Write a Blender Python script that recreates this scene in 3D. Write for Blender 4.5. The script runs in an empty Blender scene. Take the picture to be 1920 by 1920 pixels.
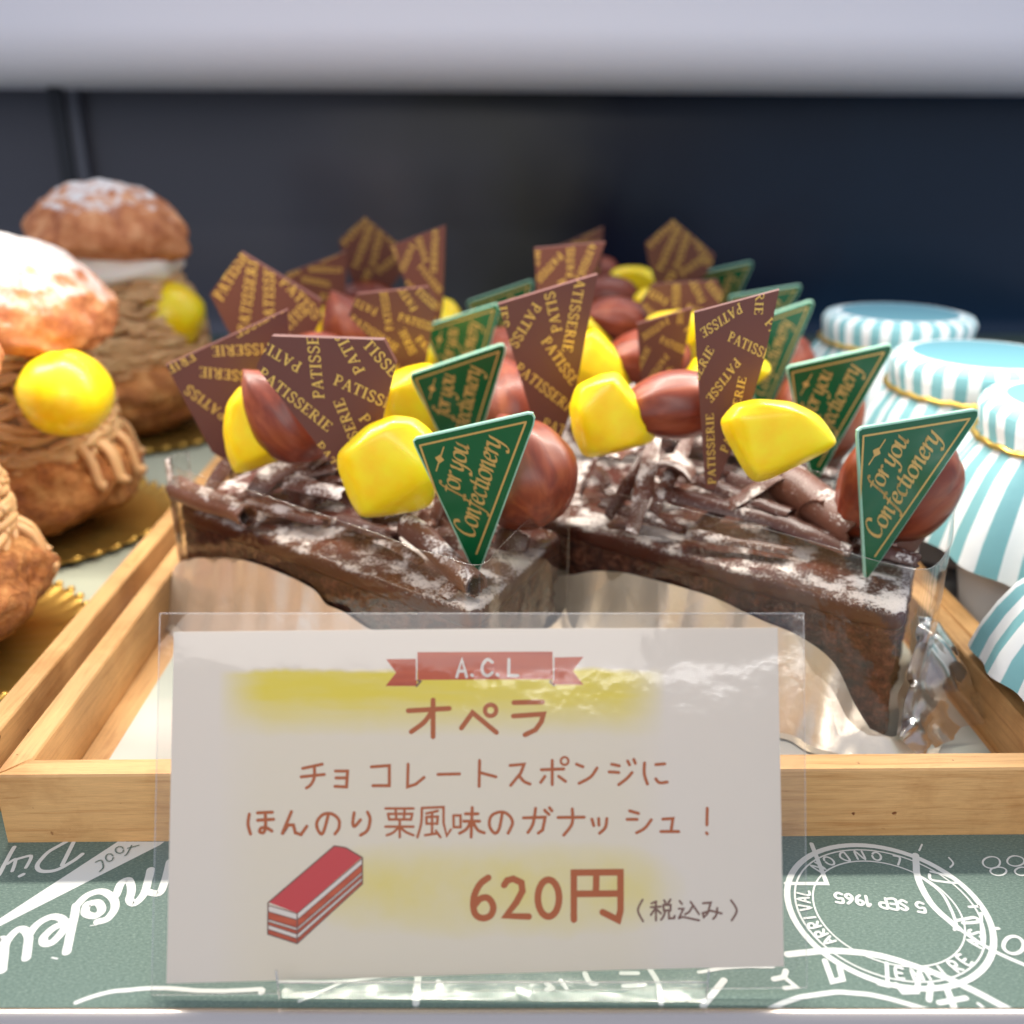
import bpy, bmesh, math, random
from mathutils import Vector, Matrix, noise

# ------------------------------------------------------------------ scene, camera, light (1 unit = 1 cm)
S = bpy.context.scene
S.unit_settings.scale_length = 0.01
COL = S.collection
R = math.radians
PITCH, F, H = R(21.0), 1850.0, 11.46          # lens in photo pixels, camera height over the shelf paper
cam = bpy.data.cameras.new('camera')
cam.sensor_width = 36.0
cam.lens = 36.0 * F / 1920.0
cam.clip_start, cam.clip_end = 0.1, 1000
cam.dof.use_dof = True
cam.dof.focus_distance = 16.6
cam.dof.aperture_fstop = cam.lens * 1e-3 / 0.25
co = bpy.data.objects.new('camera', cam)
COL.objects.link(co)
co.location = (0, 0, H)
co.rotation_euler = (R(90) - PITCH, 0, 0)
S.camera = co
S.render.engine = 'CYCLES'
S.cycles.use_denoising = True
S.cycles.max_bounces = 12
S.cycles.transparent_max_bounces = 24
S.cycles.caustics_reflective = False
S.cycles.caustics_refractive = False
S.cycles.sample_clamp_indirect = 6.0
S.view_settings.view_transform = 'Standard'
S.view_settings.look = 'None'
S.view_settings.exposure = 1.0
S.view_settings.gamma = 1.0

W = bpy.data.worlds.new('World')
S.world = W
W.use_nodes = True
W.node_tree.nodes['Background'].inputs[0].default_value = (0.72, 0.80, 1.0, 1)
W.node_tree.nodes['Background'].inputs[1].default_value = 0.37


def area(name, loc, target, sx, sy, watts, col=(1, 1, 1)):
    l = bpy.data.lights.new(name, 'AREA')
    l.shape = 'RECTANGLE'
    l.size, l.size_y, l.energy, l.color = sx, sy, watts, col
    o = bpy.data.objects.new(name, l)
    COL.objects.link(o)
    o.location = loc
    o.rotation_euler = (Vector(target) - Vector(loc)).to_track_quat('-Z', 'Y').to_euler()
    return o


area('case_led_strip', (0, 25.0, 16.2), (0, 11.0, 0), 46, 0.8, 6600, (1.0, 0.93, 0.82))
area('added_rear_fill', (4, 40, 22), (4, 34, 0), 50, 1.0, 1100, (0.93, 0.97, 1.0))  # added fill, lights the rear rows from behind
area('added_front_fill', (-8, -20, 26), (0, 14, 3), 34, 20, 4300, (1.0, 0.93, 0.86))  # added soft fill close to the camera, brightens the front faces
area('added_streak_strip', (14, -50, 24.6), (0, 12, 4), 34, 0.9, 1100, (1.0, 0.98, 0.95))  # unseen strip added so the card's laminate shows a bright streak


# ------------------------------------------------------------------ photo pixel -> point in the place
CF, CU = Vector((0, math.cos(PITCH), -math.sin(PITCH))), Vector((0, math.sin(PITCH), math.cos(PITCH)))
CAM = Vector((0, 0, H))


def ray(px, py):
    return CF + Vector((1, 0, 0)) * ((px - 960) / F) - CU * ((py - 960) / F)


def onz(px, py, z):
    d = ray(px, py)
    return CAM + d * ((z - H) / d.z)


def ony(px, py, y):
    d = ray(px, py)
    return CAM + d * (y / d.y)


def onp(px, py, p0, n):
    d = ray(px, py)
    return CAM + d * ((Vector(p0) - CAM).dot(n) / d.dot(n))


# ------------------------------------------------------------------ materials
def lin(c):
    c /= 255.0
    return c / 12.92 if c <= 0.04045 else ((c + 0.055) / 1.055) ** 2.4


def C(r, g, b):
    return (lin(r), lin(g), lin(b), 1)


class Mat:
    def __init__(s, name, col=(.5, .5, .5, 1), rough=.5, **kw):
        s.m = bpy.data.materials.new(name)
        s.m.use_nodes = True
        s.t = s.m.node_tree
        s.b = s.t.nodes['Principled BSDF']
        s.out = s.t.nodes['Material Output']
        s.b.inputs['Base Color'].default_value = col
        s.b.inputs['Roughness'].default_value = rough
        for k, v in kw.items():
            s.b.inputs[k.replace('_', ' ')].default_value = v
        s._tc = None

    def n(s, kind, **kw):
        x = s.t.nodes.new('ShaderNode' + kind)
        for k, v in kw.items():
            setattr(x, k, v)
        return x

    def l(s, a, b):
        s.t.links.new(a, b)

    def obj(s):
        if not s._tc:
            s._tc = s.n('TexCoord').outputs['Object']
        return s._tc

    def mapped(s, scale=(1, 1, 1), rot=(0, 0, 0), loc=(0, 0, 0)):
        m = s.n('Mapping')
        m.inputs['Scale'].default_value = scale
        m.inputs['Rotation'].default_value = rot
        m.inputs['Location'].default_value = loc
        s.l(s.obj(), m.inputs[0])
        return m.outputs[0]

    def noise(s, scale, detail=4, rough=.55, vec=None, dist=0.0):
        x = s.n('TexNoise')
        x.inputs['Scale'].default_value = scale
        x.inputs['Detail'].default_value = detail
        x.inputs['Roughness'].default_value = rough
        x.inputs['Distortion'].default_value = dist
        s.l(vec if vec else s.obj(), x.inputs['Vector'])
        return x.outputs['Fac']

    def ramp(s, fac, stops):
        x = s.n('ValToRGB')
        e = x.color_ramp.elements
        while len(e) < len(stops):
            e.new(.5)
        for el, (p, c) in zip(e, stops):
            el.position = p
            el.color = c if not isinstance(c, (int, float)) else (c, c, c, 1)
        s.l(fac, x.inputs[0])
        return x.outputs[0]

    def mix(s, fac, a, b):
        x = s.n('Mix', data_type='RGBA')
        if isinstance(fac, float):
            x.inputs[0].default_value = fac
        else:
            s.l(fac, x.inputs[0])
        for i, v in ((6, a), (7, b)):
            if isinstance(v, tuple):
                x.inputs[i].default_value = v
            else:
                s.l(v, x.inputs[i])
        return x.outputs[2]

    def math(s, op, a, b=0.0, c=None):
        x = s.n('Math', operation=op)
        for i, v in enumerate((a, b) if c is None else (a, b, c)):
            if isinstance(v, (int, float)):
                x.inputs[i].default_value = v
            else:
                s.l(v, x.inputs[i])
        return x.outputs[0]

    def bump(s, h, strength=.3, dist=.05):
        x = s.n('Bump')
        x.inputs['Strength'].default_value = strength
        x.inputs['Distance'].default_value = dist
        s.l(h, x.inputs['Height'])
        s.l(x.outputs[0], s.b.inputs['Normal'])
        return x

    def col(s, c):
        s.l(c, s.b.inputs['Base Color'])

    def rgh(s, c):
        s.l(c, s.b.inputs['Roughness'])


def plain(name, col, rough=.5, **kw):
    return Mat(name, col, rough, **kw).m


def wood(name, axis, light=C(214, 166, 108), dark=C(194, 141, 84)):
    m = Mat(name, light, .55)
    sc = (.25, 5, 5) if axis == 'x' else (5, .25, 5)
    g = m.noise(1.6, 6, .6, m.mapped(sc), 1.2)
    c = m.ramp(g, [(.3, dark), (.48, light), (.75, tuple(min(1, x * 1.12) for x in light[:3]) + (1,))])
    fine = m.noise(5.0, 3, .6, m.mapped((.5, 14, 14) if axis == 'x' else (14, .5, 14)))
    f2 = m.ramp(fine, [(.35, 0.80), (.6, 1.0)])
    x = m.n('Mix', data_type='RGBA', blend_type='MULTIPLY')
    x.inputs[0].default_value = .7
    m.l(c, x.inputs[6])
    m.l(f2, x.inputs[7])
    wear = m.ramp(m.noise(.55, 5, .65), [(.28, C(228, 217, 204)), (.5, (1, 1, 1, 1))])
    nick = m.ramp(m.noise(6.5, 2, .5, m.mapped((.7, .7, .7), loc=(3, 1, 2))), [(.74, (1, 1, 1, 1)), (.78, C(150, 112, 80))])
    y = m.n('Mix', data_type='RGBA', blend_type='MULTIPLY')
    y.inputs[0].default_value = 1.0
    m.l(x.outputs[2], y.inputs[6])
    m.l(wear, y.inputs[7])
    y2 = m.n('Mix', data_type='RGBA', blend_type='MULTIPLY')
    y2.inputs[0].default_value = 1.0
    m.l(y.outputs[2], y2.inputs[6])
    m.l(nick, y2.inputs[7])
    m.col(y2.outputs[2])
    m.bump(fine, .3, .025)
    return m.m


def sponge_mat():
    m = Mat('chocolate_sponge', C(98, 56, 42), .85)
    a = m.noise(4.5, 7, .72)
    c = m.ramp(a, [(.34, C(44, 20, 14)), (.5, C(104, 58, 42)), (.64, C(150, 94, 70))])
    st = m.noise(2.2, 4, .6, m.mapped((.8, .8, 4.5)))
    c = m.mix(m.ramp(st, [(.52, 0.0), (.64, .55)]), c, C(60, 30, 22))
    m.col(c)
    h = m.noise(9, 6, .7)
    v = m.n('TexVoronoi')
    v.inputs['Scale'].default_value = 7
    m.l(m.obj(), v.inputs['Vector'])
    hh = m.math('ADD', h, m.math('MULTIPLY', v.outputs['Distance'], -.4))
    m.bump(hh, 1.0, .12)
    return m.m


def choc_mat(name, base, rough, sugar, seed=0.0, sscale=16.0):
    """chocolate with powdered sugar lying on what faces up"""
    m = Mat(name, base, rough)
    var = m.noise(2.5, 4, .6, m.mapped(loc=(seed, seed, 0)))
    c = m.mix(var, tuple(x * .75 for x in base[:3]) + (1,), tuple(min(1, x * 1.3) for x in base[:3]) + (1,))
    g = m.n('NewGeometry')
    sep = m.n('SeparateXYZ')
    m.l(g.outputs['Normal'], sep.inputs[0])
    up = m.ramp(sep.outputs['Z'], [(.05, 0.0), (.75, 1.0)])
    patch = m.noise(1.15, 3, .6, m.mapped(loc=(seed * 3 + 4, 1.7, 0)))
    grain = m.noise(sscale, 3, .6)
    dens = m.math('MULTIPLY', m.ramp(patch, [(.60 - .25 * sugar, 0.0), (.80 - .25 * sugar, 1.0)]), up)
    s = m.ramp(m.math('MULTIPLY_ADD', dens, .52, grain), [(.71, 0.0), (.93, 1.0)])
    speck = m.math('MULTIPLY', m.ramp(m.noise(19, 2, .5, m.mapped(loc=(seed, 9, 0))), [(.63, 0.0), (.70, 1.0)]), m.math('MULTIPLY', up, sugar))
    s = m.math('MAXIMUM', s, speck)
    m.col(m.mix(s, c, C(236, 226, 220)))
    m.rgh(m.math('ADD', m.math('MULTIPLY', s, .9 - rough), rough))
    m.bump(m.math('ADD', m.math('MULTIPLY', s, m.math('MULTIPLY', grain, 1.4)), m.math('MULTIPLY', m.noise(22, 3), .12)), .6, .05)
    return m.m


def film_mat(name, tint=(1, 1, 1, 1), gloss=.09, rough=.06, wave=1.6, strength=.25, fs=1.0):
    m = Mat(name)
    t = m.n('BsdfTransparent')
    t.inputs[0].default_value = tint
    g = m.n('BsdfGlossy')
    g.inputs['Roughness'].default_value = rough
    g.inputs['Color'].default_value = (1, 1, 1, 1)
    fr = m.n('Fresnel')
    fr.inputs['IOR'].default_value = 1.5
    b = m.n('Bump')
    b.inputs['Strength'].default_value = strength
    b.inputs['Distance'].default_value = .08
    m.l(m.noise(wave, 3, .5), b.inputs['Height'])
    m.l(b.outputs[0], g.inputs['Normal'])
    m.l(b.outputs[0], fr.inputs['Normal'])
    x = m.n('MixShader')
    m.l(m.math('MINIMUM', m.math('ADD', m.math('MULTIPLY', fr.outputs[0], fs), gloss), .85), x.inputs[0])
    m.l(t.outputs[0], x.inputs[1])
    m.l(g.outputs[0], x.inputs[2])
    m.l(x.outputs[0], m.out.inputs['Surface'])
    return m.m


MT = {}
MT['wood_x'] = wood('pine_across', 'x')
MT['wood_y'] = wood('pine_along', 'y')
MT['sponge'] = sponge_mat()
MT['glaze'] = choc_mat('chocolate_glaze', C(84, 42, 31), .32, .75, 1.0)
MT['curl'] = choc_mat('chocolate_curl', C(100, 62, 48), .40, .72, 2.3)
MT['curl_dark'] = choc_mat('chocolate_shard', C(76, 43, 33), .36, .42, 5.1)
MT['film'] = film_mat('clear_film', (.975, .97, .965, 1), .03, .10, 1.6, .45, .9)
MT['film_edge'] = film_mat('film_cut_edge', (.9, .88, .85, 1), .25, .2, 1, 0)
MT['plaque'] = plain('plaque_chocolate', C(98, 56, 47), .42)
MT['gold_print'] = plain('gold_print', C(224, 188, 96), .36, Metallic=.25)
MT['tag_green'] = plain('green_plastic', C(10, 84, 46), .22, Coat_Weight=.3)
MT['tag_edge'] = plain('pale_green_edge', C(150, 196, 172), .3)
MT['tag_gold'] = plain('tag_gold_print', C(206, 166, 96), .35, Metallic=.3)


def yellow():
    m = Mat('candied_chestnut_yellow', C(252, 208, 10), .34, Subsurface_Weight=.45, Subsurface_Scale=.4, Coat_Weight=.15)
    m.b.inputs['Subsurface Radius'].default_value = (1, .6, .1)
    a = m.noise(1.4, 3)
    m.col(m.ramp(a, [(.3, C(255, 206, 6)), (.6, C(255, 226, 30))]))
    m.bump(m.noise(2, 2), .05, .05)
    return m.m


def brownnut():
    m = Mat('glazed_chestnut_brown', C(120, 50, 28), .42, Coat_Weight=.06, Coat_Roughness=.15, Subsurface_Weight=.1, Subsurface_Scale=.2)
    g = m.noise(1.5, 4, .5, m.mapped((.4, 2.2, 2.2)), .6)
    m.col(m.ramp(g, [(.28, C(96, 33, 16)), (.5, C(124, 51, 27)), (.72, C(150, 76, 44))]))
    m.bump(g, .08, .05)
    return m.m


def foil():
    m = Mat('silver_foil', C(238, 226, 206), .34, Metallic=.72)
    v = m.n('TexVoronoi', feature='DISTANCE_TO_EDGE')
    v.inputs['Scale'].default_value = 1.1
    m.l(m.mapped((1, 1, .7)), v.inputs['Vector'])
    h = m.math('ADD', m.math('MULTIPLY', m.noise(1.5, 4, .6), 1.0), m.math('MULTIPLY', m.ramp(v.outputs['Distance'], [(0.0, 0.0), (.12, .35)]), .8))
    m.bump(h, .22, .10)
    return m.m


def choux():
    m = Mat('baked_choux', C(186, 112, 52), .6)
    a = m.noise(1.5, 7, .7)
    c = m.ramp(a, [(.32, C(134, 70, 28)), (.5, C(190, 120, 60)), (.68, C(224, 168, 102))])
    m.col(c)
    m.bump(m.math('ADD', m.noise(3.5, 7, .7), m.math('MULTIPLY', m.ramp(m.noise(1.6, 5, .65, None, .8), [(.44, 1.0), (.5, .0), (.56, 1.0)]), .5)), .8, .14)
    return m.m


def choux_sugar(name, lo):
    m = Mat(name, C(196, 124, 74), .65)
    a = m.noise(1.3, 5, .65)
    c = m.ramp(a, [(.3, C(150, 78, 42)), (.5, C(198, 124, 74)), (.72, C(226, 166, 116))])
    g = m.n('NewGeometry')
    sep = m.n('SeparateXYZ')
    m.l(g.outputs['Normal'], sep.inputs[0])
    s = m.math('ADD', m.math('MULTIPLY', sep.outputs['Z'], .62), m.math('MULTIPLY', m.noise(2.4, 6, .7), .75))
    s = m.ramp(s, [(lo, 0.0), (lo + .3, 1.0)])
    m.col(m.mix(s, c, C(222, 217, 213)))
    m.bump(m.noise(4.0, 5, .6), .6, .1)
    return m.m


MT['yellow'] = yellow()
MT['brownnut'] = brownnut()
MT['foil'] = foil()
MT['choux'] = choux()
MT['choux_sugar'] = choux_sugar('sugared_choux', .66)
MT['choux_dusted'] = choux_sugar('dusted_choux', .86)
MT['strand'] = plain('chestnut_cream', C(214, 168, 116), .55, Subsurface_Weight=.15, Subsurface_Scale=.2)
MT['whip'] = plain('whipped_cream', C(240, 230, 214), .5, Subsurface_Weight=.3, Subsurface_Scale=.3)
MT['gold_card'] = plain('gold_card', C(222, 180, 92), .36, Metallic=.9)
MT['white_print'] = plain('white_print', C(206, 210, 206), .7)
MT['white_jar'] = plain('white_cup', C(232, 230, 228), .35)
MT['cord'] = plain('gold_cord', C(220, 184, 90), .3, Metallic=.8)


def shelf_paper_mat():
    m = Mat('green_printed_paper', C(112, 138, 126), .8)
    f = m.noise(16, 6, .75, m.mapped((1, 2.6, 1)))
    c = m.ramp(f, [(.30, C(74, 94, 86)), (.52, C(96, 117, 108)), (.72, C(134, 152, 143))])
    m.col(c)
    m.bump(f, .25, .02)
    return m.m


def liner_mat():
    m = Mat('tray_liner_paper', C(206, 204, 192), .75)
    f = m.noise(.35, 2)
    m.col(m.ramp(f, [(.35, C(224, 214, 202)), (.6, C(190, 196, 182))]))
    return m.m


MT['shelf_paper'] = shelf_paper_mat()
MT['liner'] = liner_mat()
MT['liner_green'] = plain('sage_paper', C(168, 172, 152), .75)


# ------------------------------------------------------------------ mesh builder
class MB:
    def __init__(s):
        s.v, s.f, s.m = [], [], []

    def add(s, vs, fs, m=0):
        o = len(s.v)
        s.v += [tuple(p) for p in vs]
        s.f += [tuple(i + o for i in q) for q in fs]
        s.m += [m] * len(fs)

    def box(s, x0, x1, y0, y1, z0, z1, m=0):
        s.add([(x0, y0, z0), (x1, y0, z0), (x1, y1, z0), (x0, y1, z0), (x0, y0, z1), (x1, y0, z1), (x1, y1, z1), (x0, y1, z1)],
              [(0, 3, 2, 1), (4, 5, 6, 7), (0, 1, 5, 4), (1, 2, 6, 5), (2, 3, 7, 6), (3, 0, 4, 7)], m)

    def prism(s, poly, t, m=0, ax='z', side=None, z0=0.0):
        """poly (a,b) -> slab of thickness t; ax 'z': (a,b,z), ax 'y': (a,-y,b) with the front at y=z0"""
        n = len(poly)
        if ax == 'z':
            P = [(a, b, z0) for a, b in poly] + [(a, b, z0 + t) for a, b in poly]
        else:
            P = [(a, z0, b) for a, b in poly] + [(a, z0 + t, b) for a, b in poly]
        s.add(P, [tuple(range(n)), tuple(range(2 * n - 1, n - 1, -1))], m)
        s.add(P, [(i, i + n, (i + 1) % n + n, (i + 1) % n) for i in range(n)], m if side is None else side)

    def lathe(s, prof, n=48, m=0, mod=None, closed=False):
        vs = []
        for j, (r, z) in enumerate(prof):
            for i in range(n):
                a = 2 * math.pi * i / n
                rr, zz = (r, z) if mod is None else mod(a, r, z, j)
                vs.append((rr * math.cos(a), rr * math.sin(a), zz))
        fs = [(j * n + i, j * n + (i + 1) % n, (j + 1) * n + (i + 1) % n, (j + 1) * n + i) for j in range(len(prof) - 1) for i in range(n)]
        s.add(vs, fs, m)

    def tube(s, pts, rad, n=8, m=0, cap=True):
        pts = [Vector(p) for p in pts]
        rads = rad if isinstance(rad, (list, tuple)) else [rad] * len(pts)
        t0 = (pts[1] - pts[0]).normalized()
        u = t0.orthogonal().normalized()
        vs = []
        for i, p in enumerate(pts):
            t = (pts[min(i + 1, len(pts) - 1)] - pts[max(i - 1, 0)]).normalized()
            u = (u - t * u.dot(t)).normalized()
            w = t.cross(u)
            for k in range(n):
                a = 2 * math.pi * k / n
                vs.append(p + (u * math.cos(a) + w * math.sin(a)) * rads[i])
        fs = [(i * n + k, i * n + (k + 1) % n, (i + 1) * n + (k + 1) % n, (i + 1) * n + k) for i in range(len(pts) - 1) for k in range(n)]
        if cap:
            fs += [tuple(range(n - 1, -1, -1)), tuple(range((len(pts) - 1) * n, len(pts) * n))]
        s.add(vs, fs, m)

    def grid(s, rows, m=0, closed=False):
        """rows of equal length -> quads"""
        n = len(rows[0])
        vs = [p for r in rows for p in r]
        fs = []
        for j in range(len(rows) - 1):
            for i in range(n if closed else n - 1):
                k = (i + 1) % n
                fs.append((j * n + i, j * n + k, (j + 1) * n + k, (j + 1) * n + i))
        s.add(vs, fs, m)

    def build(s, name, mats, parent=None, smooth=True, angle=40, loc=None):
        me = bpy.data.meshes.new(name)
        me.from_pydata(s.v, [], s.f)
        for mm in (mats if isinstance(mats, (list, tuple)) else [mats]):
            me.materials.append(mm)
        me.polygons.foreach_set('material_index', s.m)
        if smooth:
            me.polygons.foreach_set('use_smooth', [True] * len(me.polygons))
            me.set_sharp_from_angle(angle=R(angle))
        me.update()
        o = bpy.data.objects.new(name, me)
        COL.objects.link(o)
        if parent:
            o.parent = parent
        if loc:
            o.location = loc
        return o


def tag(o, label=None, cat=None, group=None, kind=None):
    for k, v in (('label', label), ('category', cat), ('group', group), ('kind', kind)):
        if v:
            o[k] = v
    return o


def empty(name, loc=(0, 0, 0), rz=0.0, label=None, cat=None, group=None):
    o = bpy.data.objects.new(name, None)
    COL.objects.link(o)
    o.location = loc
    o.rotation_euler = (0, 0, rz)
    return tag(o, label, cat, group)


def copy_tree(o, parent=None):
    c = o.copy()
    COL.objects.link(c)
    c.parent = parent
    for ch in list(o.children):
        copy_tree(ch, c)
    return c


def ico(sub, fn):
    bm = bmesh.new()
    bmesh.ops.create_icosphere(bm, subdivisions=sub, radius=1)
    vs = [fn(v.co.copy()) for v in bm.verts]
    bm.verts.ensure_lookup_table()
    fs = [tuple(v.index for v in f.verts) for f in bm.faces]
    bm.free()
    return vs, fs


def smooth_pts(pts, sub=5, closed=False):
    n = len(pts)
    out = []
    for i in range(n if closed else n - 1):
        p = [pts[(i + k) % n] if closed else pts[max(0, min(n - 1, i + k))] for k in (-1, 0, 1, 2)]
        for j in range(sub):
            t = j / sub
            out.append(tuple(.5 * (2 * b + (c - a) * t + (2 * a - 5 * b + 4 * c - d) * t * t + (3 * b - a - 3 * c + d) * t ** 3)
                             for a, b, c, d in zip(*p)))
    if not closed:
        out.append(tuple(pts[-1]))
    return out


# ------------------------------------------------------------------ lettering: strokes -> flat convex pieces in (x, y)
def pen(pts, w, smooth=False, closed=False, caps=True, sub=5):
    """round pen stroke as a list of convex polygons"""
    if smooth and len(pts) > 2:
        pts = smooth_pts(pts, sub, closed)
    if closed:
        pts = list(pts) + [pts[0]]
    n, h, L, Rr = len(pts), w / 2, [], []
    for i in range(n):
        a = pts[i - 1] if i else (pts[-2] if closed else None)
        b = pts[i + 1] if i < n - 1 else (pts[1] if closed else None)
        d1 = (pts[i][0] - a[0], pts[i][1] - a[1]) if a else None
        d2 = (b[0] - pts[i][0], b[1] - pts[i][1]) if b else None
        d1, d2 = d1 or d2, d2 or d1
        l1, l2 = math.hypot(*d1) or 1e-9, math.hypot(*d2) or 1e-9
        n1, n2 = (-d1[1] / l1, d1[0] / l1), (-d2[1] / l2, d2[0] / l2)
        mx, my = n1[0] + n2[0], n1[1] + n2[1]
        ml = math.hypot(mx, my)
        if ml < .35:
            mx, my, k = n1[0], n1[1], h
        else:
            mx, my = mx / ml, my / ml
            k = h / max(.55, mx * n1[0] + my * n1[1])
        L.append((pts[i][0] + mx * k, pts[i][1] + my * k))
        Rr.append((pts[i][0] - mx * k, pts[i][1] - my * k))
    out = [[L[i], Rr[i], Rr[i + 1], L[i + 1]] for i in range(n - 1)]
    if caps and not closed:
        for p, q in ((pts[0], pts[1]), (pts[-1], pts[-2])):
            a0 = math.atan2(p[1] - q[1], p[0] - q[0])
            out.append([(p[0] + h * math.cos(a0 + (k / 6 - .5) * math.pi), p[1] + h * math.sin(a0 + (k / 6 - .5) * math.pi)) for k in range(7)])
    return out


def nib(pts, w, ang, thin=.03, sub=6):
    """broad pen held at an angle: the chancery hand on the picks"""
    pts = smooth_pts(pts, sub) if len(pts) > 2 else pts
    nx, ny = math.cos(ang) * w / 2, math.sin(ang) * w / 2
    out = []
    for (a, b), (c, d) in zip(pts[:-1], pts[1:]):
        out.append([(a - nx, b - ny), (a + nx, b + ny), (c + nx, d + ny), (c - nx, d - ny)])
    return out + pen(pts, thin * 2, caps=False)


def circle(cx, cy, rx, ry=None, n=14):
    ry = rx if ry is None else ry
    return [(cx + rx * math.cos(2 * math.pi * i / n), cy + ry * math.sin(2 * math.pi * i / n)) for i in range(n)]


def area2(p):
    return sum(p[i][0] * p[(i + 1) % len(p)][1] - p[(i + 1) % len(p)][0] * p[i][1] for i in range(len(p)))


def clip(poly, win):
    """Sutherland-Hodgman against a convex window"""
    if area2(win) < 0:
        win = win[::-1]
    for i in range(len(win)):
        a, b = win[i], win[(i + 1) % len(win)]
        side = lambda p: (b[0] - a[0]) * (p[1] - a[1]) - (b[1] - a[1]) * (p[0] - a[0])
        out = []
        for j in range(len(poly)):
            p, q = poly[j], poly[(j + 1) % len(poly)]
            sp, sq = side(p), side(q)
            if sp >= 0:
                out.append(p)
            if (sp >= 0) != (sq >= 0):
                t = sp / (sp - sq)
                out.append((p[0] + (q[0] - p[0]) * t, p[1] + (q[1] - p[1]) * t))
        poly = out
        if len(poly) < 3:
            return []
    return poly


def lay(mb, polys, to3, m, z0, dz=.0006, up=None):
    dz = min(dz, .000012) if m == 1 and up is not None and up.z > .5 else dz
    """put flat pieces on a surface; to3(x, y, z) -> point; each piece a hair above the last"""
    for i, p in enumerate(polys):
        if len(p) < 3 or abs(area2(p)) < 1e-9:
            continue
        P = [Vector(to3(x, y, z0 + dz * (i % 9))) for x, y in p]
        if up is not None:
            nn = (P[1] - P[0]).cross(P[2] - P[0])
            if nn.dot(up) < 0:
                P = P[::-1]
        mb.add(P, [tuple(range(len(P)))], m)


SERIF = {  # strokes (points, width, smooth) on a cap height of 1, advance last
    'P': ([([(.17, 0), (.17, 1)], .17, 0), ([(.17, .96), (.45, .96), (.63, .75), (.45, .5), (.17, .5)], .11, 1), ([(0, .03), (.36, .03)], .07, 0), ([(0, .97), (.2, .97)], .07, 0)], .74),
    'A': ([([(.1, 0), (.4, 1)], .09, 0), ([(.4, 1), (.72, 0)], .17, 0), ([(.2, .34), (.6, .34)], .08, 0), ([(0, .03), (.22, .03)], .07, 0), ([(.56, .03), (.86, .03)], .07, 0)], .86),
    'T': ([([(.4, 0), (.4, 1)], .17, 0), ([(.02, .96), (.78, .96)], .09, 0), ([(.04, .96), (.04, .74)], .07, 0), ([(.76, .96), (.76, .74)], .07, 0), ([(.22, .03), (.58, .03)], .07, 0)], .82),
    'I': ([([(.2, 0), (.2, 1)], .17, 0), ([(.02, .03), (.38, .03)], .07, 0), ([(.02, .97), (.38, .97)], .07, 0)], .44),
    'S': ([([(.58, .76), (.46, .96), (.22, .96), (.1, .76), (.24, .57), (.5, .42), (.6, .22), (.44, .04), (.18, .04), (.06, .26)], .13, 1)], .70),
    'E': ([([(.17, 0), (.17, 1)], .17, 0), ([(0, .96), (.64, .96)], .08, 0), ([(.17, .52), (.5, .52)], .08, 0), ([(0, .04), (.68, .04)], .08, 0), ([(.62, .96), (.62, .76)], .07, 0), ([(.66, .04), (.66, .26)], .07, 0)], .76),
    'R': ([([(.17, 0), (.17, 1)], .17, 0), ([(.17, .96), (.45, .96), (.62, .76), (.45, .53), (.17, .53)], .11, 1), ([(.38, .52), (.72, .02)], .16, 0), ([(0, .03), (.36, .03)], .07, 0), ([(0, .97), (.2, .97)], .07, 0), ([(.64, .03), (.86, .03)], .07, 0)], .86),
}


def word_polys(text, x, y, dx, dy, cap):
    """serif word; (x, y) left end of the mid line, direction (dx, dy) with y down as in a picture"""
    l = math.hypot(dx, dy)
    ux, uy = dx / l, dy / l
    vx, vy = uy, -ux                      # up of the letters
    out, a = [], 0.0
    for ch in text:
        st, adv = SERIF[ch]
        for pts, w, sm in st:
            q = [(x + ux * (a + p[0]) * cap + vx * (p[1] - .5) * cap, y + uy * (a + p[0]) * cap + vy * (p[1] - .5) * cap) for p in pts]
            out += pen(q, w * cap, bool(sm), caps=False, sub=3)
        a += adv + .07
    return out


SCRIPT = {
    'o': ([[(.42, 1), (.18, .88), (.05, .5), (.16, .08), (.4, 0), (.66, .14), (.76, .52), (.66, .9), (.42, 1)]], .86),
    'n': ([[(0, .82), (.14, 1), (.16, 0)], [(.16, .55), (.38, .94), (.58, .96), (.62, .3), (.7, 0), (.84, .14)]], .9),
    'u': ([[(0, .84), (.12, 1), (.11, .25), (.26, 0), (.46, .14), (.62, .5)], [(.64, 1), (.63, .2), (.72, 0), (.86, .14)]], .92),
    'r': ([[(0, .84), (.13, 1), (.15, 0)], [(.15, .5), (.34, .9), (.52, 1), (.62, .88)]], .64),
    'e': ([[(.1, .46), (.46, .56), (.6, .78), (.44, 1), (.2, .88), (.07, .48), (.16, .1), (.4, 0), (.66, .2)]], .74),
    'c': ([[(.6, .84), (.42, 1), (.16, .84), (.06, .45), (.18, .06), (.4, 0), (.64, .2)]], .7),
    't': ([[(.24, 1.42), (.2, .8), (.2, .2), (.32, 0), (.52, .14)], [(0, .98), (.48, .98)]], .54),
    'i': ([[(0, .84), (.13, 1), (.13, .2), (.22, 0), (.38, .14)], [(.12, 1.38), (.2, 1.46)]], .44),
    'y': ([[(0, .84), (.12, 1), (.11, .3), (.26, .04), (.46, .18), (.62, .55)], [(.66, 1), (.62, .2), (.52, -.42), (.26, -.66), (.02, -.5)]], .88),
    'f': ([[(.72, 1.42), (.56, 1.58), (.38, 1.35), (.28, .6), (.2, -.2), (.06, -.62), (-.12, -.5)], [(.02, .98), (.56, .98)]], .56),
    'C': ([[(1.0, 1.36), (.86, 1.66), (.56, 1.7), (.2, 1.28), (.06, .66), (.22, .12), (.56, 0), (.96, .34)]], 1.04),
    ' ': ([], .36),
}


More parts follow.
